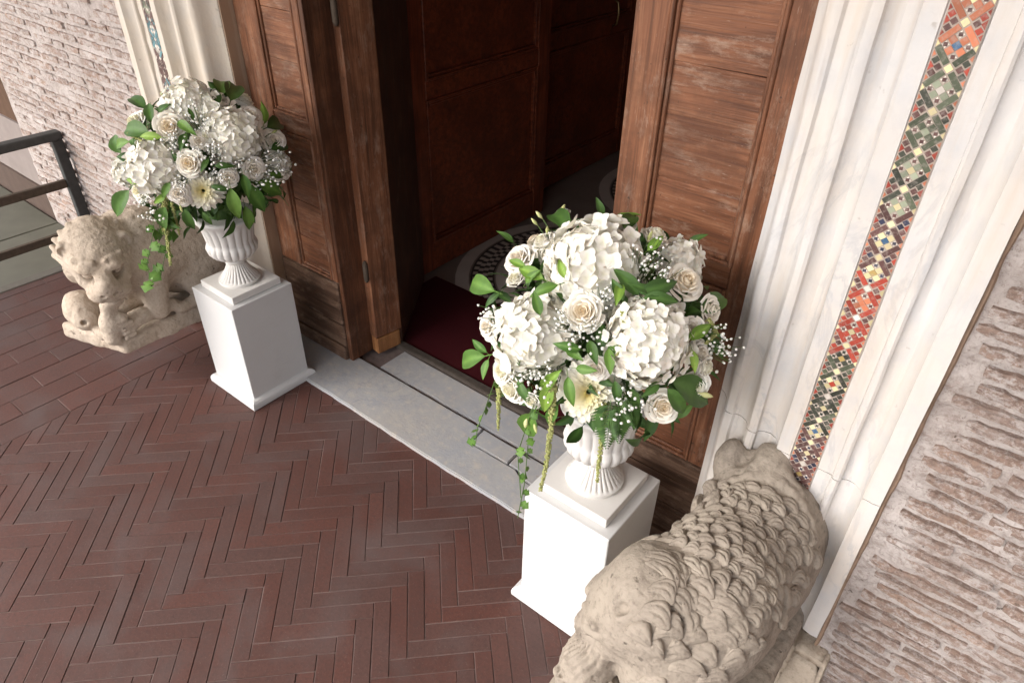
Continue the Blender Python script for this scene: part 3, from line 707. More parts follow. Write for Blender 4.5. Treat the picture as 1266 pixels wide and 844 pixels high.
def urn(x, y, rz, label):
    r_ = empty('urn', (x, y, .5195)); tag(r_, label, 'urn', 'fluted white urns'); r_.rotation_euler.z = rz
    q = MB(); q.box(-.118, .118, -.118, .118, .0, .032, .002); q.build('plinth', PLASTER, r_)
    NF = 28
    def mf(i, r, z, a):
        k = foot[i][2]; return r*(1-k*(abs(math.sin(a*NF/2))**.7 < .55)*.04-k*.05*(1-abs(math.sin(a*NF/2)))), z
    foot = [(.086, .0325, 0), (.088, .036, 0), (.087, .044, 0), (.082, .047, 0), (.080, .049, 1), (.070, .062, 1), (.056, .080, 1), (.046, .098, 1), (.041, .112, .6), (.0395, .118, 0), (.044, .121, 0), (.046, .126, 0), (.044, .131, 0), (.040, .134, 0), (.040, .142, 0)]
    V, F = lathe([(a, b) for a, b, c in foot], 168, mf); q = MB(); q.add(V, F); autosmooth(q.build('foot', PLASTER, r_), 50)
    NG = 20
    bowl = [(.030, .1425, 0), (.050, .144, .4), (.072, .150, .8), (.090, .162, 1), (.1015, .178, 1), (.105, .194, 1), (.1025, .207, .8), (.097, .216, .35), (.0955, .222, .5), (.097, .232, .8), (.100, .250, .8), (.104, .275, .8), (.109, .298, .5), (.114, .314, 0), (.121, .322, 0), (.123, .330, 0), (.119, .337, 0), (.108, .338, 0), (.098, .33, 0)]
    def mg(i, r, z, a):
        k = bowl[i][2]; u = abs(math.sin(a*NG/2)); return r*(1-k*.085*(1-u**.55)), z
    V, F = lathe([(a, b) for a, b, c in bowl], 160, mg); q = MB(); q.add(V, F); autosmooth(q.build('bowl', PLASTER, r_), 60)
    return r_
urn(*PL, 0, 'fluted white plaster urn on the pedestal beside the warm stone lion')
urn(*PR, 0, 'fluted white plaster urn on the pedestal beside the curly maned lion')

# ------------------------------------------------------------------ flowers
def petal_grid(fn, nu, nv, depth):
    V, F, D = [], [], []
    for j in range(nv+1):
        for i in range(nu+1):
            u, v = i/nu*2-1, j/nv; V.append(fn(u, v)); D.append(depth(u, v))
    for j in range(nv):
        for i in range(nu):
            a = j*(nu+1)+i; F.append((a, a+1, a+nu+2, a+nu+1))
    return V, F, D
def dmesh(name, parts, mat, smooth=True):
    V, F, D = [], [], []
    for v, f, d in parts:
        n = len(V); V += v; F += [tuple(i+n for i in q) for q in f]; D += d
    me = pmesh(name, V, F, mat, smooth)
    at = me.attributes.new('depth', 'FLOAT', 'POINT'); at.data.foreach_set('value', [float(x) for x in D]); return me
def rose_mesh(seed, mat, open_=1.):
    rr = random.Random(seed); parts = []; ga = 2.4; a0 = rr.uniform(0, 6.28)
    NP = 30
    for k in range(NP):                 # petals wound in a spiral, the inner ones upright and closed, the outer ones laid open
        t = k/(NP-1); am = a0+k*ga; r0 = .05+.80*t**.85; top = .92-.62*t**1.5; lean = -.22+1.05*open_*t**1.4; spread = 1.25 if t < .25 else .95-.22*t
        ln = (.42+.36*t)*rr.uniform(.93, 1.07); ph = rr.uniform(0, 6); curl = .10+.50*t*open_
        def fn(u, v, am=am, r0=r0, top=top, lean=lean, spread=spread, ln=ln, ph=ph, curl=curl, t=t):
            w_ = spread*(.62+.38*math.sin(min(1, v*1.2)*math.pi/2))*(1-.12*v*v)
            a = am+u*w_; e = 1-.30*abs(u)**2.6+.04*math.sin(u*4+ph)
            h = v*ln*e; z = top-ln*.80*math.cos(max(0, lean)*.55)+h*math.cos(lean*.75)-curl*max(0, v-.62)**2*2.3
            r = r0*(.80+.20*math.sin(v*1.6))+h*math.sin(lean)*.42+curl*max(0, v-.60)**2*1.6+.05*abs(u)**2*(t > .2)*(v-.3)
            return (r*math.cos(a), r*math.sin(a), z)
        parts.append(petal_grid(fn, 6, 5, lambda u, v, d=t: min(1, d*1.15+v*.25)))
    V, F = lathe([(.02, -.35), (.30, -.25), (.52, .0), (.42, .25), (.05, .42)], 12); parts.append((V, F, [0.2]*len(V)))
    return dmesh('rose', parts, mat)
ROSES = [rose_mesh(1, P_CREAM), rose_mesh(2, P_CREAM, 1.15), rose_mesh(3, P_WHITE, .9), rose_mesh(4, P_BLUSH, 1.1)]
def floret_mesh(seed, mat):
    rr = random.Random(seed); parts = []
    for k in range(4):
        a = k*math.pi/2+rr.uniform(-.12, .12); cup = rr.uniform(.15, .5); wd = rr.uniform(.46, .56); ln = rr.uniform(.9, 1.1); tw = rr.uniform(-.25, .25)
        def fn(u, v, a=a, cup=cup, wd=wd, ln=ln, tw=tw):
            w_ = wd*math.sqrt(max(.004, 1-(2*v-1.12)**2/1.26)); x = ln*v*(1-.20*u*u); y = u*w_
            z = cup*x*x*.9+.16*u*u*w_-.25*max(0, x-.75)+tw*y*.6
            return (x*math.cos(a)-y*math.sin(a), x*math.sin(a)+y*math.cos(a), z)
        parts.append(petal_grid(fn, 4, 4, lambda u, v: min(1, .1+v*1.6)))
    return dmesh('floret', parts, mat)
FLOR = [floret_mesh(10+i, P_HYD) for i in range(5)]+[floret_mesh(30+i, P_BLUSH) for i in range(2)]
def dahlia_mesh(seed):
    rr = random.Random(seed); parts = []
    for li in range(9):
        n = 9+li*2; el = 1.4-li*.17; rl = .34+.085*li
        for k in range(n):
            a = 2*math.pi*(k+.5*(li % 2))/n+rr.uniform(-.1, .1); e = el+rr.uniform(-.12, .12); ln = rl*rr.uniform(.9, 1.1); wd = .085+.010*li
            def fn(u, v, a=a, e=e, ln=ln, wd=wd):
                w_ = wd*math.sin(math.pi*(.12+.8*v))**.7; d = ln*v; bend = e-.35*v
                x = d*math.cos(bend)+.08; z = d*math.sin(bend)+.12*u*u*w_*3+.15*(1-li_/8); y = u*w_
                return (x*math.cos(a)-y*math.sin(a), x*math.sin(a)+y*math.cos(a), z)
            li_ = li
            parts.append(petal_grid(fn, 2, 4, lambda u, v, d=li/8: min(1, d*1.1+v*.25)))
    return dmesh('dahlia', parts, P_DAHL)
DAHL = dahlia_mesh(5)
def leaf_mesh(seed, mat, width=.42, curl=.3, fold=.25):
    rr = random.Random(seed); V, F, D = [], [], []; n = 8
    for j in range(n+1):
        v = j/n; w_ = width*math.sin(math.pi*min(1, v**.85))**.9*(1-.25*v)+.004
        zc = curl*(.25*math.sin(v*2.2)-v*v*.55)
        for i, u in enumerate((-1, -.5, 0, .5, 1)):
            V.append((v, u*w_*.5, zc+fold*abs(u)*w_*.45+.012*math.sin(v*14+u*3+seed))); D.append(1. if u == 0 else .0)
    for j in range(n):
        for i in range(4): a = j*5+i; F.append((a, a+1, a+6, a+5))
    st = tube([(-.22, 0, -.02), (0, 0, 0)], .012, 4, False)
    return dmesh('leaf', [(V, F, D), (st[0], st[1], [0]*len(st[0]))], mat)
LEAVES = [leaf_mesh(i, m_, w_, c, f) for i, (m_, w_, c, f) in enumerate([(LEAF_D, .44, .4, .45), (LEAF_D, .36, .6, .3), (LEAF_D, .48, .2, .5), (LEAF_M, .42, .5, .4), (LEAF_M, .46, .3, .3), (LEAF_L, .42, .4, .4), (LEAF_L, .5, .5, .4)])]
def bud_mesh():
    V, F = lathe([(.02, -.9), (.10, -.55), (.22, -.3), (.30, 0), (.27, .35), (.16, .7), (.03, .95)], 8, lambda i, r, z, a: (r*(1+.12*math.cos(3*a+i*.4)), z))
    return dmesh('bud', [(V, F, [max(0, min(1, (z+.9)/1.8)) for x, y, z in V])], BUDG)
BUD = bud_mesh()
def ivy_mesh():
    pts = [(0, 0), (.25, -.45), (.5, -.3), (.55, -.55), (.78, -.28), (1.05, 0), (.78, .28), (.55, .55), (.5, .3), (.25, .45)]
    V = [(.4, 0, .04)]+[(x, y, -.05*abs(y)-.08*x*x) for x, y in pts]; n = len(pts)
    return dmesh('leaf', [(V, [(0, 1+i, 1+(i+1) % n) for i in range(n)], [1.]+[0.]*n)], LEAF_M)
IVY = ivy_mesh()
def orient(n, spin=0, up=None):
    z = Vector(n).normalized(); x = Vector((0, 0, 1)).cross(z)
    if x.length < .05: x = Vector((1, 0, 0)).cross(z)
    x.normalize(); y = z.cross(x)
    return Matrix((x, y, z)).transposed().to_4x4() @ Matrix.Rotation(spin, 4, 'Z')
def orient_leaf(d, nrm):                # +X along d, +Z towards nrm
    x = Vector(d).normalized(); z = Vector(nrm); z = (z-x*z.dot(x)).normalized(); y = z.cross(x)
    return Matrix((x, y, z)).transposed().to_4x4()

def bouquet(label, ctr, rad, ppm, hyd, roses, dahl, leaves, gyps, buds, seed, name='flower_arrangement', amar=(), ivy=(), ferns=()):
    root = empty(name, ctr); tag(root, label, 'flowers', 'flower arrangements in urns')
    rr = random.Random(seed); c0 = np.array(ctr)
    def hit(px, py, k=1.):              # the photo's direction met with the round body of the arrangement
        d = ray(px, py); oc = (CAM-c0)/rad; dd = d/rad
        a = dd@dd; b = oc@dd; cc = oc@oc-k*k; disc = b*b-a*cc
        t = (-b-math.sqrt(disc))/a if disc > 0 else -b/a
        P = CAM+d*t; n = (P-c0)/rad**2; return P, n/np.linalg.norm(n), -d
    def put(nm, me, mt, par=root):
        o = link(nm, me, par); o.matrix_local = mt; return o
    loc = lambda P: Matrix.Translation(Vector(P)-root.location)
    core = MB()                         # wet foam and stems in the middle
    V, F = lathe([(.01, -.26), (.055, -.22), (.09, -.12), (.15, -.02), (.17, .08), (.12, .17), (.02, .21)], 16)
    core.add(V, F); core.build('foam', LEAF_D, root, True)
    fil = []
    for i in range(520):                # inner foliage mass
        th_ = rr.uniform(0, 6.283); cz = rr.uniform(-.75, 1); s_ = math.sqrt(max(0, 1-cz*cz)); k = rr.uniform(.45, .86)
        n = Vector((s_*math.cos(th_), s_*math.sin(th_), cz)); P = Vector((n.x*rad[0], n.y*rad[1], n.z*rad[2]))*k
        d = (n*rr.uniform(.2, 1)+Vector((rr.gauss(0, .6), rr.gauss(0, .6), rr.gauss(-.2, .5)))).normalized()
        mt = Matrix.Translation(P) @ orient_leaf(d, n+Vector((rr.gauss(0, .4), rr.gauss(0, .4), .3))) @ Matrix.Scale(rr.uniform(.05, .085), 4)
        src = LEAVES[rr.randrange(5)]
        fil.append(([(mt @ v.co)[:] for v in src.vertices], [p.vertices[:] for p in src.polygons], [a.value for a in src.attributes['depth'].data]))
    o = link('inner_foliage', dmesh('inner_foliage', fil, LEAF_D), root); tag(o, kind='stuff')
    nfl = 0; blooms = [h_[:3] for h_ in list(hyd)+list(roses)+list(dahl)]
    def hydrangea(P, n, r_, blush=False):
        nonlocal nfl
        V, F = lathe([(.05, -.85), (.5, -.7), (.76, -.4), (.86, 0), (.76, .42), (.5, .70), (.25, .82), (.03, .86)], 20)
        h = put('hydrangea', pmesh('hydrangea', V, F, P_HYD, True), loc(P) @ orient(n, rr.uniform(0, 6)) @ Matrix.Scale(r_, 4))
        h.data.attributes.new('depth', 'FLOAT', 'POINT').data.foreach_set('value', [.75]*len(V))
        N = int(80+r_*900); ga = math.pi*(3-math.sqrt(5)); far = []; tocam = h.matrix_local.to_3x3().inverted() @ (Vector(CAM)-Vector(P)); tocam.normalize()
        for i in range(N):
            z = 1-(i+.5)/N*1.5; s_ = math.sqrt(max(0, 1-z*z)); a = i*ga
            v = Vector((s_*math.cos(a), s_*math.sin(a), z)); q = v+Vector((rr.gauss(0, .3), rr.gauss(0, .3), rr.gauss(0, .3)))
            k = rr.uniform(.80, .99)*(1+.07*math.sin(a*1.0+z*5+seed)); s2 = rr.uniform(.155, .235)*(.085/r_)**.4
            me = FLOR[rr.randrange(5)] if rr.random() < (.3 if blush else .85) else FLOR[5+rr.randrange(2)]
            mt = Matrix.Translation(v*k) @ orient(q, rr.uniform(0, 6)) @ Matrix.Scale(s2, 4)
            if nfl < 300 and v.dot(tocam) > .15: put('floret', me, mt, h); nfl += 1
            else: far.append(([(mt @ p.co)[:] for p in me.vertices], [p.vertices[:] for p in me.polygons], [x.value for x in me.attributes['depth'].data]))
        if far: tag(link('florets', dmesh('florets', far, P_HYD), h), kind='stuff')
    for px, py, rp, k, bl in hyd:
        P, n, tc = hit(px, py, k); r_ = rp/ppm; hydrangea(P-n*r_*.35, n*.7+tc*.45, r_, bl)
    for px, py, rp, k, ty, tilt in roses:
        P, n, tc = hit(px, py, k); r_ = rp/ppm
        ax = Vector(n*(1-tilt)+tc*tilt)+Vector((rr.gauss(0, .18), rr.gauss(0, .18), rr.gauss(0, .12)))
        put('rose', ROSES[ty], loc(P-n*r_*.6) @ orient(ax, rr.uniform(0, 6)) @ Matrix.Scale(r_*.95, 4))
    for px, py, rp, k in dahl:
        P, n, tc = hit(px, py, k); r_ = rp/ppm
        put('dahlia', DAHL, loc(P-n*r_*.5) @ orient(n*.5+tc*.6, 1) @ Matrix.Scale(r_*.92, 4))
    for px, py, tx, ty, kd, k in leaves:   # base pixel -> tip pixel
        P, n, tc = hit(px, py, k); Q, n2, _ = hit(tx, ty, k*1.06); d = Q-P; l = max(.05, np.linalg.norm(d))
        put('leaf', LEAVES[kd], loc(P) @ orient_leaf(d, n*.55+tc*.6+np.array([rr.gauss(0, .2), rr.gauss(0, .2), .15])) @ Matrix.Scale(l*1.05, 4))
    for i in range(62):                 # leaves all round, the far side too
        th_ = rr.uniform(0, 6.283); cz = rr.uniform(-.55, .9); s_ = math.sqrt(1-cz*cz); n = Vector((s_*math.cos(th_), s_*math.sin(th_), cz))
        P = Vector((n.x*rad[0], n.y*rad[1], n.z*rad[2]))*rr.uniform(.8, .93)
        if any(math.hypot(proj(P+root.location)[0]-h_[0], proj(P+root.location)[1]-h_[1]) < h_[2]*1.15 for h_ in blooms) and n.dot(Vector(CAM)-root.location) > 0: continue
        t_ = n.cross(Vector((rr.gauss(0, 1), rr.gauss(0, 1), rr.gauss(0, 1)))).normalized(); d = t_+n*rr.uniform(.1, .7)+Vector((0, 0, -.25))
        put('leaf', LEAVES[rr.choice((0, 0, 1, 1, 2, 3, 3, 4, 5))], Matrix.Translation(P) @ orient_leaf(d, n+Vector((rr.gauss(0, .3), rr.gauss(0, .3), .2))) @ Matrix.Scale(rr.uniform(.075, .12), 4))
    back = Vector((ctr[0], ctr[1], 0)).normalized()
    for i in range(9):                  # flowers on the far side
        a = rr.uniform(-1.1, 1.1); cz = rr.uniform(-.2, .7); s_ = math.sqrt(1-cz*cz); b2 = Matrix.Rotation(a, 3, 'Z') @ back
        n = Vector((b2.x*s_, b2.y*s_, cz)); P = Vector((n.x*rad[0], n.y*rad[1], n.z*rad[2]))*.9
        put('rose', ROSES[i % 4], Matrix.Translation(P) @ orient(n, i) @ Matrix.Scale(.036, 4))
    for px, py, spread, k, cnt in gyps:
        P, n, tc = hit(px, py, k); mb = []; base = Vector(P-n*.09)-root.location; sph = bmesh.new(); bmesh.ops.create_icosphere(sph, subdivisions=1, radius=1)
        SV = [v.co.copy() for v in sph.verts]; SF = [[v.index for v in f.verts] for f in sph.faces]; sph.free(); st = MB()
        for i in range(cnt):
            q = Vector(P)-root.location+Vector((rr.gauss(0, spread/ppm*.46), rr.gauss(0, spread/ppm*.46), rr.gauss(0, spread/ppm*.46)))+Vector(n)*rr.uniform(-.01, .022)
            rs = rr.uniform(.0024, .0047)*(1.25 if ppm < 400 else 1)
            mb.append(([(q+v*rs*rr.uniform(.8, 1.15))[:] for v in SV], SF, [rr.uniform(.6, 1)]*len(SV)))
            V, F = tube([base.lerp(q, .2+.3*rr.random()), q], .0007, 3, False); st.add(V, F)
        o = link('gypsophila', dmesh('gypsophila', mb, GYPS), root); tag(o, kind='stuff')
        s_ = st.build('stems', STEMM, o)
    for px, py, qx, qy, k, l in buds:
        P, n, tc = hit(px, py, k); Q, _, _ = hit(qx, qy, k*1.06); d = Q-P; d /= np.linalg.norm(d)+1e-9
        put('bud', BUD, loc(P+d*l*.5) @ orient(d) @ Matrix.Scale(l*.55, 4))
        st = MB(); st.tube([Vector(P-d*.02-n*.06)-root.location, Vector(P)-root.location], .0016, 5); st.build('stem', STEMM, root)
    for pts, k, r_ in amar:             # drooping amaranth tassels, lumpy tapered cords
        W3 = [Vector(hit(px, py, k)[0]) for px, py in pts]; p = []
        for i in range(len(W3)-1):
            for t in range(10): p.append(W3[i].lerp(W3[i+1], t/10))
        p.append(W3[-1]); m = len(p); q = []
        for i in range(m*9):
            t = i/(m*9-1); c = p[min(m-1, int(t*(m-1)))].lerp(p[min(m-1, int(t*(m-1))+1)], (t*(m-1)) % 1); a = rr.uniform(0, 6.28); rd = r_*(1-.55*t)
            cc = c+Vector((math.cos(a)*rd, math.sin(a)*rd, rr.uniform(-.003, .003)))-root.location; s_ = r_*rr.uniform(.4, .7)*(1-.3*t)
            q.append(([(cc+Vector(v)*s_)[:] for v in ((1, 0, 0), (-1, 0, 0), (0, 1, 0), (0, -1, 0), (0, 0, 1), (0, 0, -1))], [(0, 2, 4), (2, 1, 4), (1, 3, 4), (3, 0, 4), (2, 0, 5), (1, 2, 5), (3, 1, 5), (0, 3, 5)], [.2]*6))
        st = tube([x-root.location for x in p], [r_*(.8-.5*i/m) for i in range(m)], 6); q.append((st[0], st[1], [0.]*len(st[0])))
        link('amaranth_tassel', dmesh('amaranth_tassel', q, AMAR), root)
    for pts, k, ls in ivy:              # trailing vines with small leaves
        W3 = [Vector(hit(px, py, k)[0])-root.location for px, py in pts]; st = MB(); st.tube(W3, .0013, 5); v_ = st.build('vine', STEMM, root)
        for i in range(len(W3)-1):
            for t in (.15, .5, .85):
                c = W3[i].lerp(W3[i+1], t); a = rr.uniform(0, 6.28); d = Vector((math.cos(a), math.sin(a), -.5)); tc = CAM-np.array(root.location)
                put('leaf', IVY, Matrix.Translation(c) @ orient_leaf(d, Vector(tc).normalized()+Vector((rr.gauss(0, .4), rr.gauss(0, .4), .2))) @ Matrix.Scale(rr.uniform(.6, 1.2)*ls, 4), v_)
    for px, py, tx, ty, k in ferns:
        P, n, tc = hit(px, py, k); Q, _, _ = hit(tx, ty, k*1.05); d = Vector(Q-P); l = d.length; q = []; m = 16
        mt = loc(P) @ orient_leaf(d, n*.6+tc*.6)
        st = tube([(0, 0, 0), (l*.5, 0, .01), (l, 0, -.01)], [.0016, .0012, .0006], 4); q.append((st[0], st[1], [0.]*len(st[0])))
        for i in range(m):
            t = (i+1)/(m+1); ll = l*.34*math.sin(math.pi*(.15+.85*t))**.6*(1.05-t*.75)
            for s_ in (-1, 1):
                x = l*t; q.append(([(x, 0, .004), (x+ll*.35, s_*ll*.45, .008), (x+ll*.62, s_*ll, -.002), (x+ll*.12, s_*ll*.5, .004)], [(0, 1, 2, 3)][::1], [0.]*4))
        o = link('fern_frond', dmesh('fern_frond', q, LEAF_D), root); o.matrix_local = mt
    print(label[:20], 'florets', nfl)
    return root

bouquet('large round arrangement of white hydrangeas and cream roses beside the curly maned lion', (PR[0]-.03, PR[1], 1.075), np.array([.315, .315, .305]), 500,
  [(733, 318, 60, .92, 0), (651, 414, 50, .93, 0), (806, 420, 52, .97, 0), (846, 318, 30, .92, 1), (690, 305, 28, .85, 0)],
  [(719, 384, 22, 1.02, 0, .8), (636, 315, 20, 1.0, 3, .3), (768, 271, 18, 1.0, 3, .1), (813, 287, 17, 1.0, 2, .05), (853, 345, 22, 1.03, 0, .4), (884, 381, 17, 1.05, 3, .2), (825, 509, 19, 1.04, 0, .7),
   (598, 403, 16, 1.03, 3, .3), (617, 462, 19, 1.02, 2, .3), (628, 484, 19, 1.03, 2, .3), (668, 294, 13, 1.0, 2, .1), (694, 260, 11, 1.02, 2, .0), (633, 343, 12, 1.0, 2, .3), (655, 498, 11, 1.04, 2, .1), (867, 478, 16, 1.03, 2, .3),
   (875, 455, 15, 1.03, 2, .2), (862, 404, 12, 1.02, 3, .4), (737, 457, 14, 1.0, 3, .5), (870, 438, 14, 1.0, 3, .3)],
  [(725, 497, 42, .97)],
  [(704, 284, 678, 257, 1, 1.0), (612, 360, 577, 346, 3, 1.02), (618, 362, 600, 378, 1, 1.02), (690, 352, 655, 365, 3, 1.05), (668, 390, 660, 360, 4, 1.05), (650, 330, 632, 322, 5, 1.03), (672, 345, 640, 330, 5, 1.0),
   (770, 372, 757, 345, 2, 1.04), (790, 365, 760, 332, 2, 1.03), (790, 362, 838, 348, 0, 1.05), (795, 368, 838, 372, 0, 1.05), (768, 350, 762, 375, 5, 1.06), (800, 385, 838, 395, 1, .98), (745, 400, 742, 440, 1, .95), (728, 420, 738, 450, 0, 1.0),
   (718, 432, 685, 425, 3, 1.06), (700, 430, 716, 442, 4, 1.03), (702, 465, 708, 502, 3, 1.09), (712, 455, 735, 458, 4, 1.06), (752, 430, 755, 462, 4, 1.02), (600, 440, 565, 450, 3, 1.05), (602, 436, 588, 424, 3, 1.04), (604, 444, 598, 462, 4, 1.04),
   (815, 472, 795, 490, 0, 1.02), (830, 470, 878, 498, 2, 1.02), (825, 480, 848, 512, 0, 1.03), (850, 420, 880, 400, 5, 1.02), (855, 432, 860, 460, 5, 1.03), (640, 470, 655, 500, 1, 1.0), (670, 480, 690, 460, 5, 1.02), (680, 470, 672, 510, 5, 1.0),
   (660, 510, 648, 540, 4, 1.04), (690, 500, 675, 525, 3, .98), (800, 310, 815, 296, 6, 1.05), (868, 388, 898, 362, 0, 1.0), (772, 285, 785, 262, 0, .98), (635, 300, 620, 288, 1, .98), (745, 268, 738, 245, 0, .95), (850, 300, 872, 290, 1, .96), (760, 470, 765, 500, 0, .98),
   (806, 362, 780, 350, 1, 1.04), (700, 345, 690, 320, 5, 1.0), (650, 350, 664, 335, 3, 1.0), (748, 418, 770, 440, 3, .98), (780, 480, 790, 505, 0, .97), (832, 515, 858, 500, 3, 1.0), (880, 420, 893, 440, 0, 1.0)],
  [(800, 325, 26, 1.02, 60), (720, 415, 24, 1.02, 55), (772, 497, 26, 1.0, 65), (676, 468, 20, 1.02, 45), (612, 388, 18, 1.02, 40), (890, 432, 18, 1.06, 45), (745, 365, 16, .98, 30), (655, 462, 16, 1.03, 30), (816, 345, 18, 1.02, 35), (700, 400, 16, 1.02, 30), (880, 408, 14, 1.05, 25)],
  [(690, 268, 702, 246, 1.0, .035), (672, 272, 660, 258, 1.0, .03), (666, 280, 650, 262, 1.0, .028), (676, 290, 678, 272, 1.0, .028), (652, 515, 648, 535, 1.05, .035), (660, 520, 664, 538, 1.05, .03), (800, 300, 806, 286, 1.0, .03), (862, 485, 880, 490, 1.05, .04)],
  21, amar=[(((684, 470), (682, 520), (676, 570), (668, 606)), 1.02, .0075), (((746, 500), (744, 540), (738, 596)), .98, .007), (((617, 480), (616, 530)), 1.03, .006), (((770, 385), (773, 410), (762, 440)), 1.04, .005), (((876, 395), (886, 412), (872, 425)), 1.05, .005)],
  ivy=[(((612, 470), (600, 505), (590, 530), (588, 548)), 1.05, .026), (((655, 520), (652, 560), (648, 600), (640, 640)), 1.02, .024), (((660, 500), (640, 560), (644, 615)), 1.05, .024)],
  ferns=[(755, 495, 750, 555, 1.0), (775, 490, 786, 530, 1.0), (765, 500, 765, 548, 1.0)])
bouquet('round arrangement of white hydrangeas and cream roses with trailing ivy beside the warm stone lion', (PL[0]-.015, PL[1], 1.06), np.array([.315, .315, .295]), 300,
  [(232, 122, 30, .93, 0), (291, 166, 32, .95, 0), (187, 206, 32, .95, 0), (152, 212, 18, .95, 0), (258, 128, 22, .9, 1), (345, 205, 18, .95, 1)],
  [(205, 151, 15, 1.02, 0, .7), (233, 201, 14, 1.03, 0, .7), (318, 209, 12, 1.03, 3, .6), (344, 172, 14, 1.03, 3, .4), (303, 120, 13, 1.0, 2, .2), (313, 140, 13, .98, 3, .3), (163, 148, 14, 1.0, 2, .2), (169, 239, 12, 1.03, 2, .4), (219, 241, 11, 1.05, 3, .4),
   (284, 221, 10, 1.03, 3, .5), (245, 172, 9, 1.02, 3, .8), (255, 166, 8, 1.02, 2, .5), (208, 152, 9, .95, 2, .3), (225, 248, 8, 1.05, 3, .3)],
  [(250, 240, 23, 1.0)],
  [(180, 135, 158, 118, 0, 1.0), (188, 150, 182, 126, 0, 1.0), (150, 190, 138, 165, 0, 1.02), (160, 175, 140, 182, 3, 1.02), (185, 165, 150, 158, 0, 1.0), (160, 235, 140, 268, 0, 1.04), (285, 232, 295, 272, 3, 1.05), (305, 228, 328, 262, 4, 1.05), (318, 225, 350, 240, 4, 1.03), (300, 215, 308, 245, 3, 1.05),
   (275, 118, 272, 95, 3, 1.0), (285, 125, 292, 100, 0, 1.0), (270, 130, 262, 108, 0, 1.0), (330, 158, 350, 150, 0, 1.0), (335, 185, 358, 178, 0, 1.0), (205, 255, 200, 285, 0, 1.02), (228, 258, 240, 285, 0, 1.0), (250, 262, 262, 278, 0, 1.02), (230, 165, 222, 185, 0, .98), (258, 195, 248, 212, 1, .98),
   (210, 225, 200, 245, 3, 1.02), (175, 225, 155, 222, 5, 1.03), (205, 240, 190, 252, 5, 1.03), (220, 150, 240, 165, 3, 1.02), (265, 205, 290, 205, 1, 1.0), (200, 170, 172, 168, 5, 1.03), (260, 230, 285, 235, 1, 1.0), (330, 215, 352, 218, 3, 1.0), (195, 140, 210, 128, 0, .98), (240, 150, 235, 138, 1, .96)],
  [(248, 150, 18, 1.02, 45), (240, 185, 16, 1.02, 35), (265, 190, 16, 1.02, 40), (335, 200, 18, 1.02, 45), (190, 262, 14, 1.03, 30), (213, 172, 14, 1.02, 35), (300, 200, 15, 1.02, 30), (325, 225, 14, 1.04, 30), (225, 222, 10, 1.03, 20), (180, 245, 10, 1.03, 20), (270, 215, 14, 1.02, 30)],
  [(200, 118, 198, 106, 1.0, .03), (335, 165, 345, 160, 1.03, .03), (222, 252, 226, 264, 1.05, .03)],
  33, amar=[(((204, 245), (206, 285), (211, 328)), 1.03, .009), (((203, 250), (202, 290)), 1.04, .008), (((212, 250), (222, 290)), 1.02, .006), (((158, 165), (182, 178), (160, 205)), 1.03, .005)],
  ivy=[(((192, 262), (188, 295), (182, 325), (186, 350)), 1.0, .045), (((205, 270), (205, 310), (198, 345)), .98, .045), (((200, 262), (196, 288)), 1.02, .05)])

# ------------------------------------------------------------------ stone lions (signed distance sculpture, meshed with surface nets)
def surface_nets(f, org, h):
    nx, ny, nz = f.shape; inside = f < 0
    c = [f[dx:nx-1+dx, dy:ny-1+dy, dz:nz-1+dz] for dx in (0, 1) for dy in (0, 1) for dz in (0, 1)]
    cnt = sum((x < 0).astype(np.int8) for x in c); act = (cnt > 0) & (cnt < 8)
    idx = -np.ones(act.shape, int); I = np.argwhere(act); idx[act] = np.arange(len(I))
    cv = np.stack([x[act] for x in c], 1); offs = np.array([(a, b, d) for a in (0, 1) for b in (0, 1) for d in (0, 1)], float)
    P = np.zeros((len(I), 3)); N = np.zeros(len(I))
    for a in range(8):
        for b in range(a+1, 8):
            if abs(offs[a]-offs[b]).sum() == 1:
                m = (cv[:, a] < 0) != (cv[:, b] < 0); t = cv[m, a]/(cv[m, a]-cv[m, b])
                P[m] += offs[a]+(offs[b]-offs[a])*t[:, None]; N[m] += 1
    V = (I+P/N[:, None])*h+org; F = []
    for ax in range(3):
        s = [slice(None)]*3; s0 = list(s); s1 = list(s); s0[ax] = slice(0, -1); s1[ax] = slice(1, None)
        A, B = inside[tuple(s0)], inside[tuple(s1)]; E = np.argwhere(A != B); u, v = [(1, 2), (2, 0), (0, 1)][ax]
        E = E[(E[:, u] > 0) & (E[:, v] > 0) & (E[:, u] < f.shape[u]-1) & (E[:, v] < f.shape[v]-1)]
        flip = ~A[tuple(E.T)]
        def cell(du, dv):
            q = E.copy(); q[:, u] -= du; q[:, v] -= dv; return idx[tuple(q.T)]
        Q = np.stack([cell(1, 1), cell(0, 1), cell(0, 0), cell(1, 0)], 1); Q[flip] = Q[flip][:, ::-1]; F.append(Q)
    F = np.concatenate(F); return V, F[(F >= 0).all(1)]
def smin(a, b, k):
    h = np.clip(.5+.5*(b-a)/k, 0, 1); return b*(1-h)+a*h-k*h*(1-h)
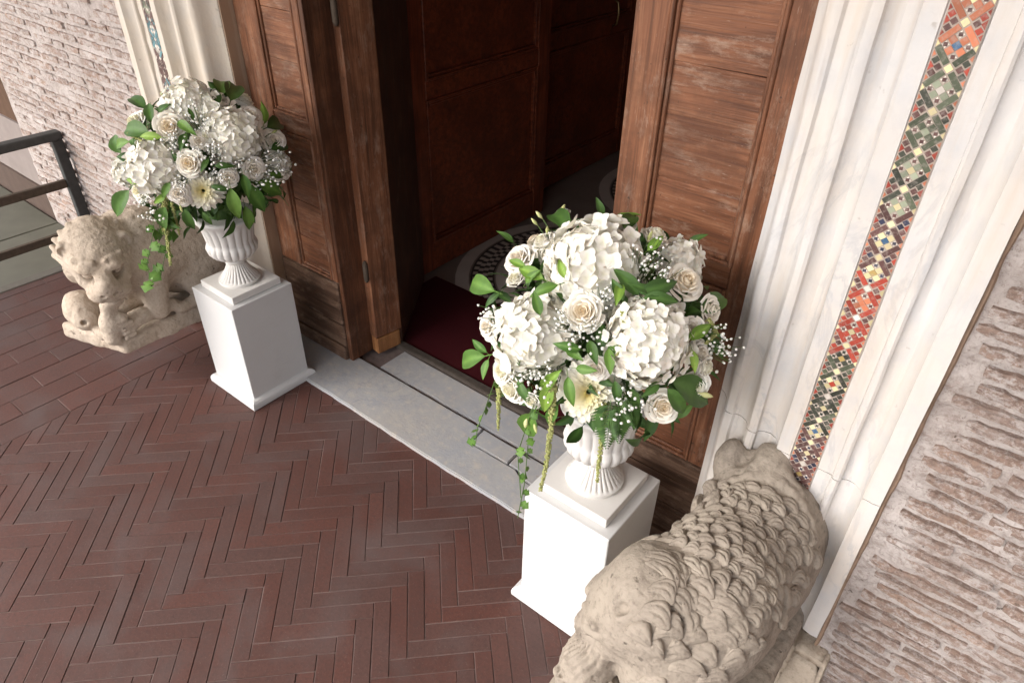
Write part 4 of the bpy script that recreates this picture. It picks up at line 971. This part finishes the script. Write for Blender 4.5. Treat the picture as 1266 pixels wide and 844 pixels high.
class Sculpt:
    def __init__(s, lo, hi, h):
        s.lo = np.array(lo, np.float32); s.h = h; n = np.ceil((np.array(hi)-s.lo)/h).astype(int)+1
        g = np.meshgrid(*[s.lo[i]+np.arange(n[i], dtype=np.float32)*h for i in range(3)], indexing='ij'); s.P = np.stack(g, -1); s.f = np.full(tuple(n), 9., np.float32)
    def win(s, lo, hi, pad=.05):
        a = np.clip(np.floor((np.array(lo)-pad-s.lo)/s.h).astype(int), 0, None); b = np.ceil((np.array(hi)+pad-s.lo)/s.h).astype(int)+1
        return tuple(slice(x, max(x+1, y)) for x, y in zip(a, b))
    def ell(s, c, r, M=None):
        r = np.array([r]*3 if np.isscalar(r) else r, np.float32); c = np.array(c, np.float32); w_ = s.win(c-r.max(), c+r.max()); q = s.P[w_]-c
        if M is not None: q = q @ np.array(M, np.float32)
        k0 = np.linalg.norm(q/r, axis=-1); k1 = np.linalg.norm(q/(r*r), axis=-1)+1e-6
        return w_, k0*(k0-1)/k1
    def cap(s, a, b, r0, r1=None):
        a = np.array(a, np.float32); b = np.array(b, np.float32); r1 = r0 if r1 is None else r1; m = max(r0, r1)
        w_ = s.win(np.minimum(a, b)-m, np.maximum(a, b)+m); P = s.P[w_]
        ab = b-a; t = np.clip(((P-a)@ab)/(ab@ab), 0, 1); return w_, np.linalg.norm(P-a-t[..., None]*ab, axis=-1)-(r0+(r1-r0)*t)
    def rbox(s, lo, hi, r):
        lo, hi = np.array(lo), np.array(hi); c = ((lo+hi)/2).astype(np.float32); hf = ((hi-lo)/2-r).astype(np.float32); w_ = s.win(lo, hi); q = np.abs(s.P[w_]-c)-hf
        return w_, np.linalg.norm(np.maximum(q, 0), axis=-1)+np.minimum(q.max(-1), 0)-r
    def u(s, wd, k=.02): s.f[wd[0]] = smin(s.f[wd[0]], wd[1].astype(np.float32), k)
    def c(s, wd, k=.008): s.f[wd[0]] = -smin(-s.f[wd[0]], wd[1].astype(np.float32), k)
def lion(mirror, label, mat, name='lion_statue'):
    S = Sculpt((-3.24, .68, .20), (-2.60, 1.49, .94), .0042)
    Hc = np.array([-2.85, .965, .635]) if mirror else np.array([-2.885, .925, .69]); f = np.array([.72, -.30, -.80]) if mirror else np.array([.86, -.34, -.38]); f /= np.linalg.norm(f); r_ = np.cross(f, [0, 0, 1.]); r_ /= np.linalg.norm(r_); u = np.cross(r_, f); M = np.stack([f, r_, u], 1)
    hp = lambda a, b, c: Hc+a*f+b*r_+c*u
    S.u(S.ell((-2.975, 1.34, .57), (.172, .34, .225)), .001)
    S.u(S.ell((-2.965, 1.10, .62), (.165, .20, .20)), .05)
    S.u(S.ell((-2.95, .97, .52), (.13, .13, .18)) if mirror else S.ell((-3.0, 1.03, .5), (.12, .13, .17)), .05)
    S.u(S.ell(hp(0, 0, 0), (.125, .12, .118), M), .03)
    S.u(S.ell(hp(-.06, 0, .01), (.11, .135, .13), M), .03)
    for sgn in (-1, 1):
        S.u(S.ell(hp(-.02, .09*sgn, -.06), (.06, .05, .08), M), .02)
        S.u(S.ell(hp(.085, .045*sgn, .052), (.038, .042, .026), M), .012)
        S.u(S.ell(hp(.075, .06*sgn, -.03), (.05, .04, .04), M), .015)
    S.u(S.cap(hp(.05, 0, -.015), hp(.135, 0, -.035), .068, .060), .02)
    S.u(S.cap(hp(.06, 0, .045), hp(.155, 0, -.002), .040, .040), .015)
    S.u(S.ell(hp(.176, 0, -.016), (.020, .044, .026), M), .008)
    for sgn in (-1, 1): S.u(S.ell(hp(.135, .034*sgn, -.05), (.050, .048, .036), M), .012)
    S.u(S.cap(hp(.06, 0, -.12), hp(.125, 0, -.115), .05, .042), .018)
    S.c(S.ell(hp(.150, 0, -.088), (.085, .064, .017), M), .006)
    es = .55 if mirror else 1.
    for sgn in (-1, 1):
        S.c(S.ell(hp(.112, .05*sgn, .018), (.036, .034, .022), M), .008)
        S.u(S.ell(hp(.092, .05*sgn, .017), (.022, .021, .015), M), .003)
        S.u(S.cap(hp(.100, .020*sgn, .050), hp(.078, .082*sgn, .040), .014, .012), .008)
        S.u(S.cap(hp(.098, .022*sgn, .078), hp(.06, .085*sgn, .070), .011, .010), .007)
        S.c(S.cap(hp(.135, .024*sgn, .02), hp(.165, .034*sgn, -.022), .007, .005), .004)
        S.c(S.ell(hp(.19, .02*sgn, -.02), (.014, .011, .009), M), .003)
        S.c(S.cap(hp(.125, .052*sgn, -.02), hp(.10, .082*sgn, -.07), .006, .004), .004)
        S.u(S.ell(hp(-.02, .108*sgn, .062), (.024, .030, .036), M) if not mirror else S.ell(hp(-.045, .085*sgn, .085), (.030, .024, .018), M), .012)
        S.c(S.ell(hp(.008, .116*sgn, .064), (.022, .018, .024), M) if not mirror else S.ell(hp(-.045, .09*sgn, .104), (.022, .015, .014), M), .005)
    if not mirror:                      # carved mane strands round the face, teeth
        for sgn in (-1, 1):
            for k in range(9):
                a = -1.25+k*.30; c_, s_ = math.cos(a), math.sin(a)
                S.u(S.cap(hp(.02, sgn*(.095+.012*c_)*max(.35, abs(c_)), .10*s_-.0), hp(-.085, sgn*.155*max(.35, abs(c_)), .150*s_-.02), .016, .013), .006)
        for k in range(5): S.u(S.ell(hp(.158-.004*abs(k-2), (k-2)*.017, -.075), (.008, .008, .012), M), .002)
    # plinth with a raised rim
    pl = S.rbox((-3.16, .74, .25), (-2.80, 1.6, .335), .026); pn = np.array([.30, -1.]); pn = pn/np.linalg.norm(pn)
    q = S.P[pl[0]]; S.u((pl[0], -smin(-pl[1], -((q[..., 0]+2.80)*pn[0]+(q[..., 1]-.862)*pn[1]), .03)), .012)
    S.c(S.ell((-2.9, 1.0, .345), (.05, .12, .016)), .01)
    # fore and hind limbs
    S.u(S.cap((-2.86, 1.09, .52), (-2.825, 1.06, .40), .062, .05), .03)
    S.u(S.ell((-2.845, 1.33, .45), (.055, .13, .11)), .03)
    S.u(S.cap((-2.82, 1.40, .375), (-2.815, 1.15, .36), .032, .028), .015)
    if not mirror:
        S.u(S.cap((-2.835, 1.13, .385), (-2.822, 1.0, .385), .03, .024), .015)
        S.u(S.cap((-2.822, .99, .40), (-2.828, .955, .40), .036, .03), .012)
        S.u(S.cap((-2.822, .96, .395), (-2.815, .905, .372), .03, .03), .014)
        for k in range(4): S.u(S.cap((-2.792, .888, .408-.021*k), (-2.793, .926, .411-.021*k), .0105), .001)
        # the strut from the jaws to the plinth, an arm with a bent wrist
        S.u(S.cap(hp(.115, 0, -.15), (-2.825, .872, .50), .03, .031), .015); S.u(S.cap((-2.825, .872, .50), (-2.83, .862, .42), .031, .043), .012); S.u(S.cap((-2.83, .862, .42), (-2.835, .852, .345), .043, .035), .015)
        S.u(S.ell((-2.805, .895, .44), .026), .012)
        for k in range(3): S.c(S.cap((-2.780, .884, .3985-.021*k), (-2.780, .932, .4015-.021*k), .0055), .001)
        # small crouching figure on the far side
        S.u(S.ell((-3.03, .835, .425), (.085, .075, .075)), .02); S.u(S.ell((-2.965, .82, .40), (.045, .05, .045)), .02); S.u(S.ell((-2.97, .80, .435), (.02, .02, .03)), .01)
        S.u(S.cap((-2.93, .835, .36), (-2.88, .835, .355), .022, .026), .012); S.c(S.ell((-2.935, .795, .41), (.02, .012, .012)), .006)
    else:
        S.u(S.ell((-2.775, .885, .405), (.07, .08, .09)), .02); S.u(S.cap((-2.78, .93, .45), (-2.84, .99, .48), .06, .07), .03)
        S.u(S.rbox((-2.85, .79, .25), (-2.70, .99, .335), .03), .02)
        q = S.P; ang = np.arctan2(q[..., 1]-.90, q[..., 0]+2.77); near = np.exp(-(((q-np.array([-2.75, .87, .48], np.float32))**2).sum(-1))/.006)
        S.f = S.f+.0045*near*np.sin((q[..., 0]*.6+q[..., 1])*230+12*ang)
        for k in range(9):              # drilled curls on the edge of the small head
            a = -2.4+k*.32; c_ = (-2.775+.078*math.cos(a)*-1*.85, .885+.078*math.sin(a), .395+.010*math.sin(k*2.))
            S.u(S.ell(c_, .017), .006); S.c(S.ell((c_[0], c_[1], c_[2]+.017), .006), .003)
        # drapery folds against the wall
        def arc(y, a0, a1, r, k, n=7):
            kk = math.sqrt(max(.05, 1-((y-1.34)/.34)**2)); A = np.radians(np.linspace(a0, a1, n)); Q = [(-2.975+.172*kk*math.cos(a), y-.02*math.sin(3*a), .57+.225*kk*math.sin(a)) for a in A]
            for a, b in zip(Q, Q[1:]): S.u(S.cap(a, b, r), k)
        arc(1.40, 25, 110, .016, .012); arc(1.365, 40, 95, .012, .008); arc(1.375, 70, 140, .014, .01)
        S.u(S.ell((-2.835, 1.455, .73), (.04, .055, .075)), .03); S.u(S.ell((-2.935, 1.46, .785), (.06, .06, .055)), .03); S.c(S.ell((-2.885, 1.43, .83), (.016, .06, .05)), .015)
    S.f = np.maximum(S.f, S.P[..., 1]-1.475)
    V, Fc = surface_nets(S.f, S.lo.astype(float), S.h)
    V2 = V.copy()                       # two light relaxations
    for _ in range(2):
        acc = np.zeros_like(V2); n = np.zeros(len(V2))
        for i in range(4):
            np.add.at(acc, Fc[:, i], V2[Fc[:, (i+1) % 4]]+V2[Fc[:, (i+3) % 4]]); np.add.at(n, Fc[:, i], 2)
        V2 = V2*.5+.5*acc/np.maximum(n, 1)[:, None]
    e1 = V2[Fc[:, 2]]-V2[Fc[:, 0]]; e2 = V2[Fc[:, 3]]-V2[Fc[:, 1]]; fn_ = np.cross(e1, e2); vn = np.zeros_like(V2)
    for i in range(4): np.add.at(vn, Fc[:, i], fn_)
    vn /= np.linalg.norm(vn, axis=1)[:, None]+1e-12
    V = V2+vn*((fbm(V2*12, 3)-.5)*(.012 if mirror else .018)+(fbm(V2*40+3, 4)-.5)*(.006 if mirror else .008)-np.clip(vnoise(V2*70+9)-.80, 0, 1)*.02)[:, None]
    if mirror: V[:, 0] = -3.2-V[:, 0]; Fc = Fc[:, ::-1]
    org = np.array([-.22 if mirror else -2.98, 1.1, .25])
    root = empty(name, tuple(org)); tag(root, label, 'statue')
    me = pmesh('body', V-org, Fc, mat, True); link('body', me, root)
    print('lion verts', len(V))
    def surf(x, y, z0=.98):             # height of the sculpture above (x,y), left-hand coordinates, with its normal
        i = int(round((x-S.lo[0])/S.h)); j = int(round((y-S.lo[1])/S.h)); col = S.f[i, j]; k = np.where(col < 0)[0]
        if len(k) == 0: return None
        k = k.max(); z = S.lo[2]+k*S.h; g = np.array([S.f[i+2, j, k]-S.f[i-2, j, k], S.f[i, j+2, k]-S.f[i, j-2, k], S.f[i, j, k+2]-S.f[i, j, k-2]]) if k+2 < S.f.shape[2] else np.array([0, 0, 1.])
        return np.array([x, y, z]), g/np.linalg.norm(g)
    return root, surf, org
def lock_mesh(seed, mat):
    rr = random.Random(seed); V, F = [], []; nu, nv = 16, 26; bend = rr.uniform(.25, .55); ng = rr.choice((3, 4)); ph = rr.uniform(-.3, .3)
    for j in range(nu+1):
        t = j/nu
        w_ = .5*(math.sin(math.pi*min(1, .10+.86*t))**.5)*(1-.08*t); x = t-.5; hgt = .50*math.sin(math.pi*(.06+.86*t))**.5*(.75+.5*t)
        yc = bend*math.sin(t*2.7)-.18
        for i in range(nv+1):
            a = math.pi*i/nv; u = -math.cos(a); gr = .34*max(0, 1-abs(math.sin((u+ph+t*.35)*math.pi*ng/2))*1.8)*math.sin(math.pi*min(1, t*1.1))
            V.append((x-.14*u*u*t, yc+u*w_, hgt*max(0., math.sin(a))**.6*(1-gr)-.12))
    for j in range(nu):
        for i in range(nv): a = j*(nv+1)+i; F.append((a, a+nv+1, a+nv+2, a+1))
    F += [tuple(range(nv+1)), tuple(nu*(nv+1)+i for i in range(nv+1))[::-1]]
    return pmesh('mane_lock', V, F, mat, True)
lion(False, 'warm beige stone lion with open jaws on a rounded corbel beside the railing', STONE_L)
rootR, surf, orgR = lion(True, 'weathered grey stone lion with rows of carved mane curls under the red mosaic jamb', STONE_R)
LK = [lock_mesh(i, STONE_R) for i in range(8)]
rl_ = random.Random(5); nl = 0
for j in range(17):
    y = .785+.0345*j
    for i in range(12):
        x = -3.125+.0315*i+(.016 if j % 2 else 0)+rl_.uniform(-.006, .006); yy = y+rl_.uniform(-.006, .006)
        if x > -2.79 or (x > -2.865 and y < 1.05) or (x > -2.89 and y < .93): continue
        s_ = surf(x, yy)
        if s_ is None or s_[1][2] < .10 or s_[0][2] < .45: continue
        P, n = s_; d = np.array([1., -.15+rl_.gauss(0, .2), 0]); z = Vector((-n[0], n[1], n[2])); P = np.array([-3.2-P[0], P[1], P[2]])
        xx = Vector(d); xx = (xx-z*xx.dot(z)).normalized(); yv = z.cross(xx); big = 1.2 if y < 1.0 else .92
        mt = Matrix.Translation(Vector(P-orgR)) @ Matrix((xx, yv, z)).transposed().to_4x4() @ Matrix.Rotation(rl_.gauss(0, .2), 4, 'Z') @ Matrix.Diagonal((.058*big*rl_.uniform(.85, 1.2), .044*big*rl_.uniform(.9, 1.15), .037*rl_.uniform(.8, 1.2), 1))
        o = link('mane_lock', LK[rl_.randrange(8)], rootR); o.matrix_local = mt; nl += 1
print('locks', nl)
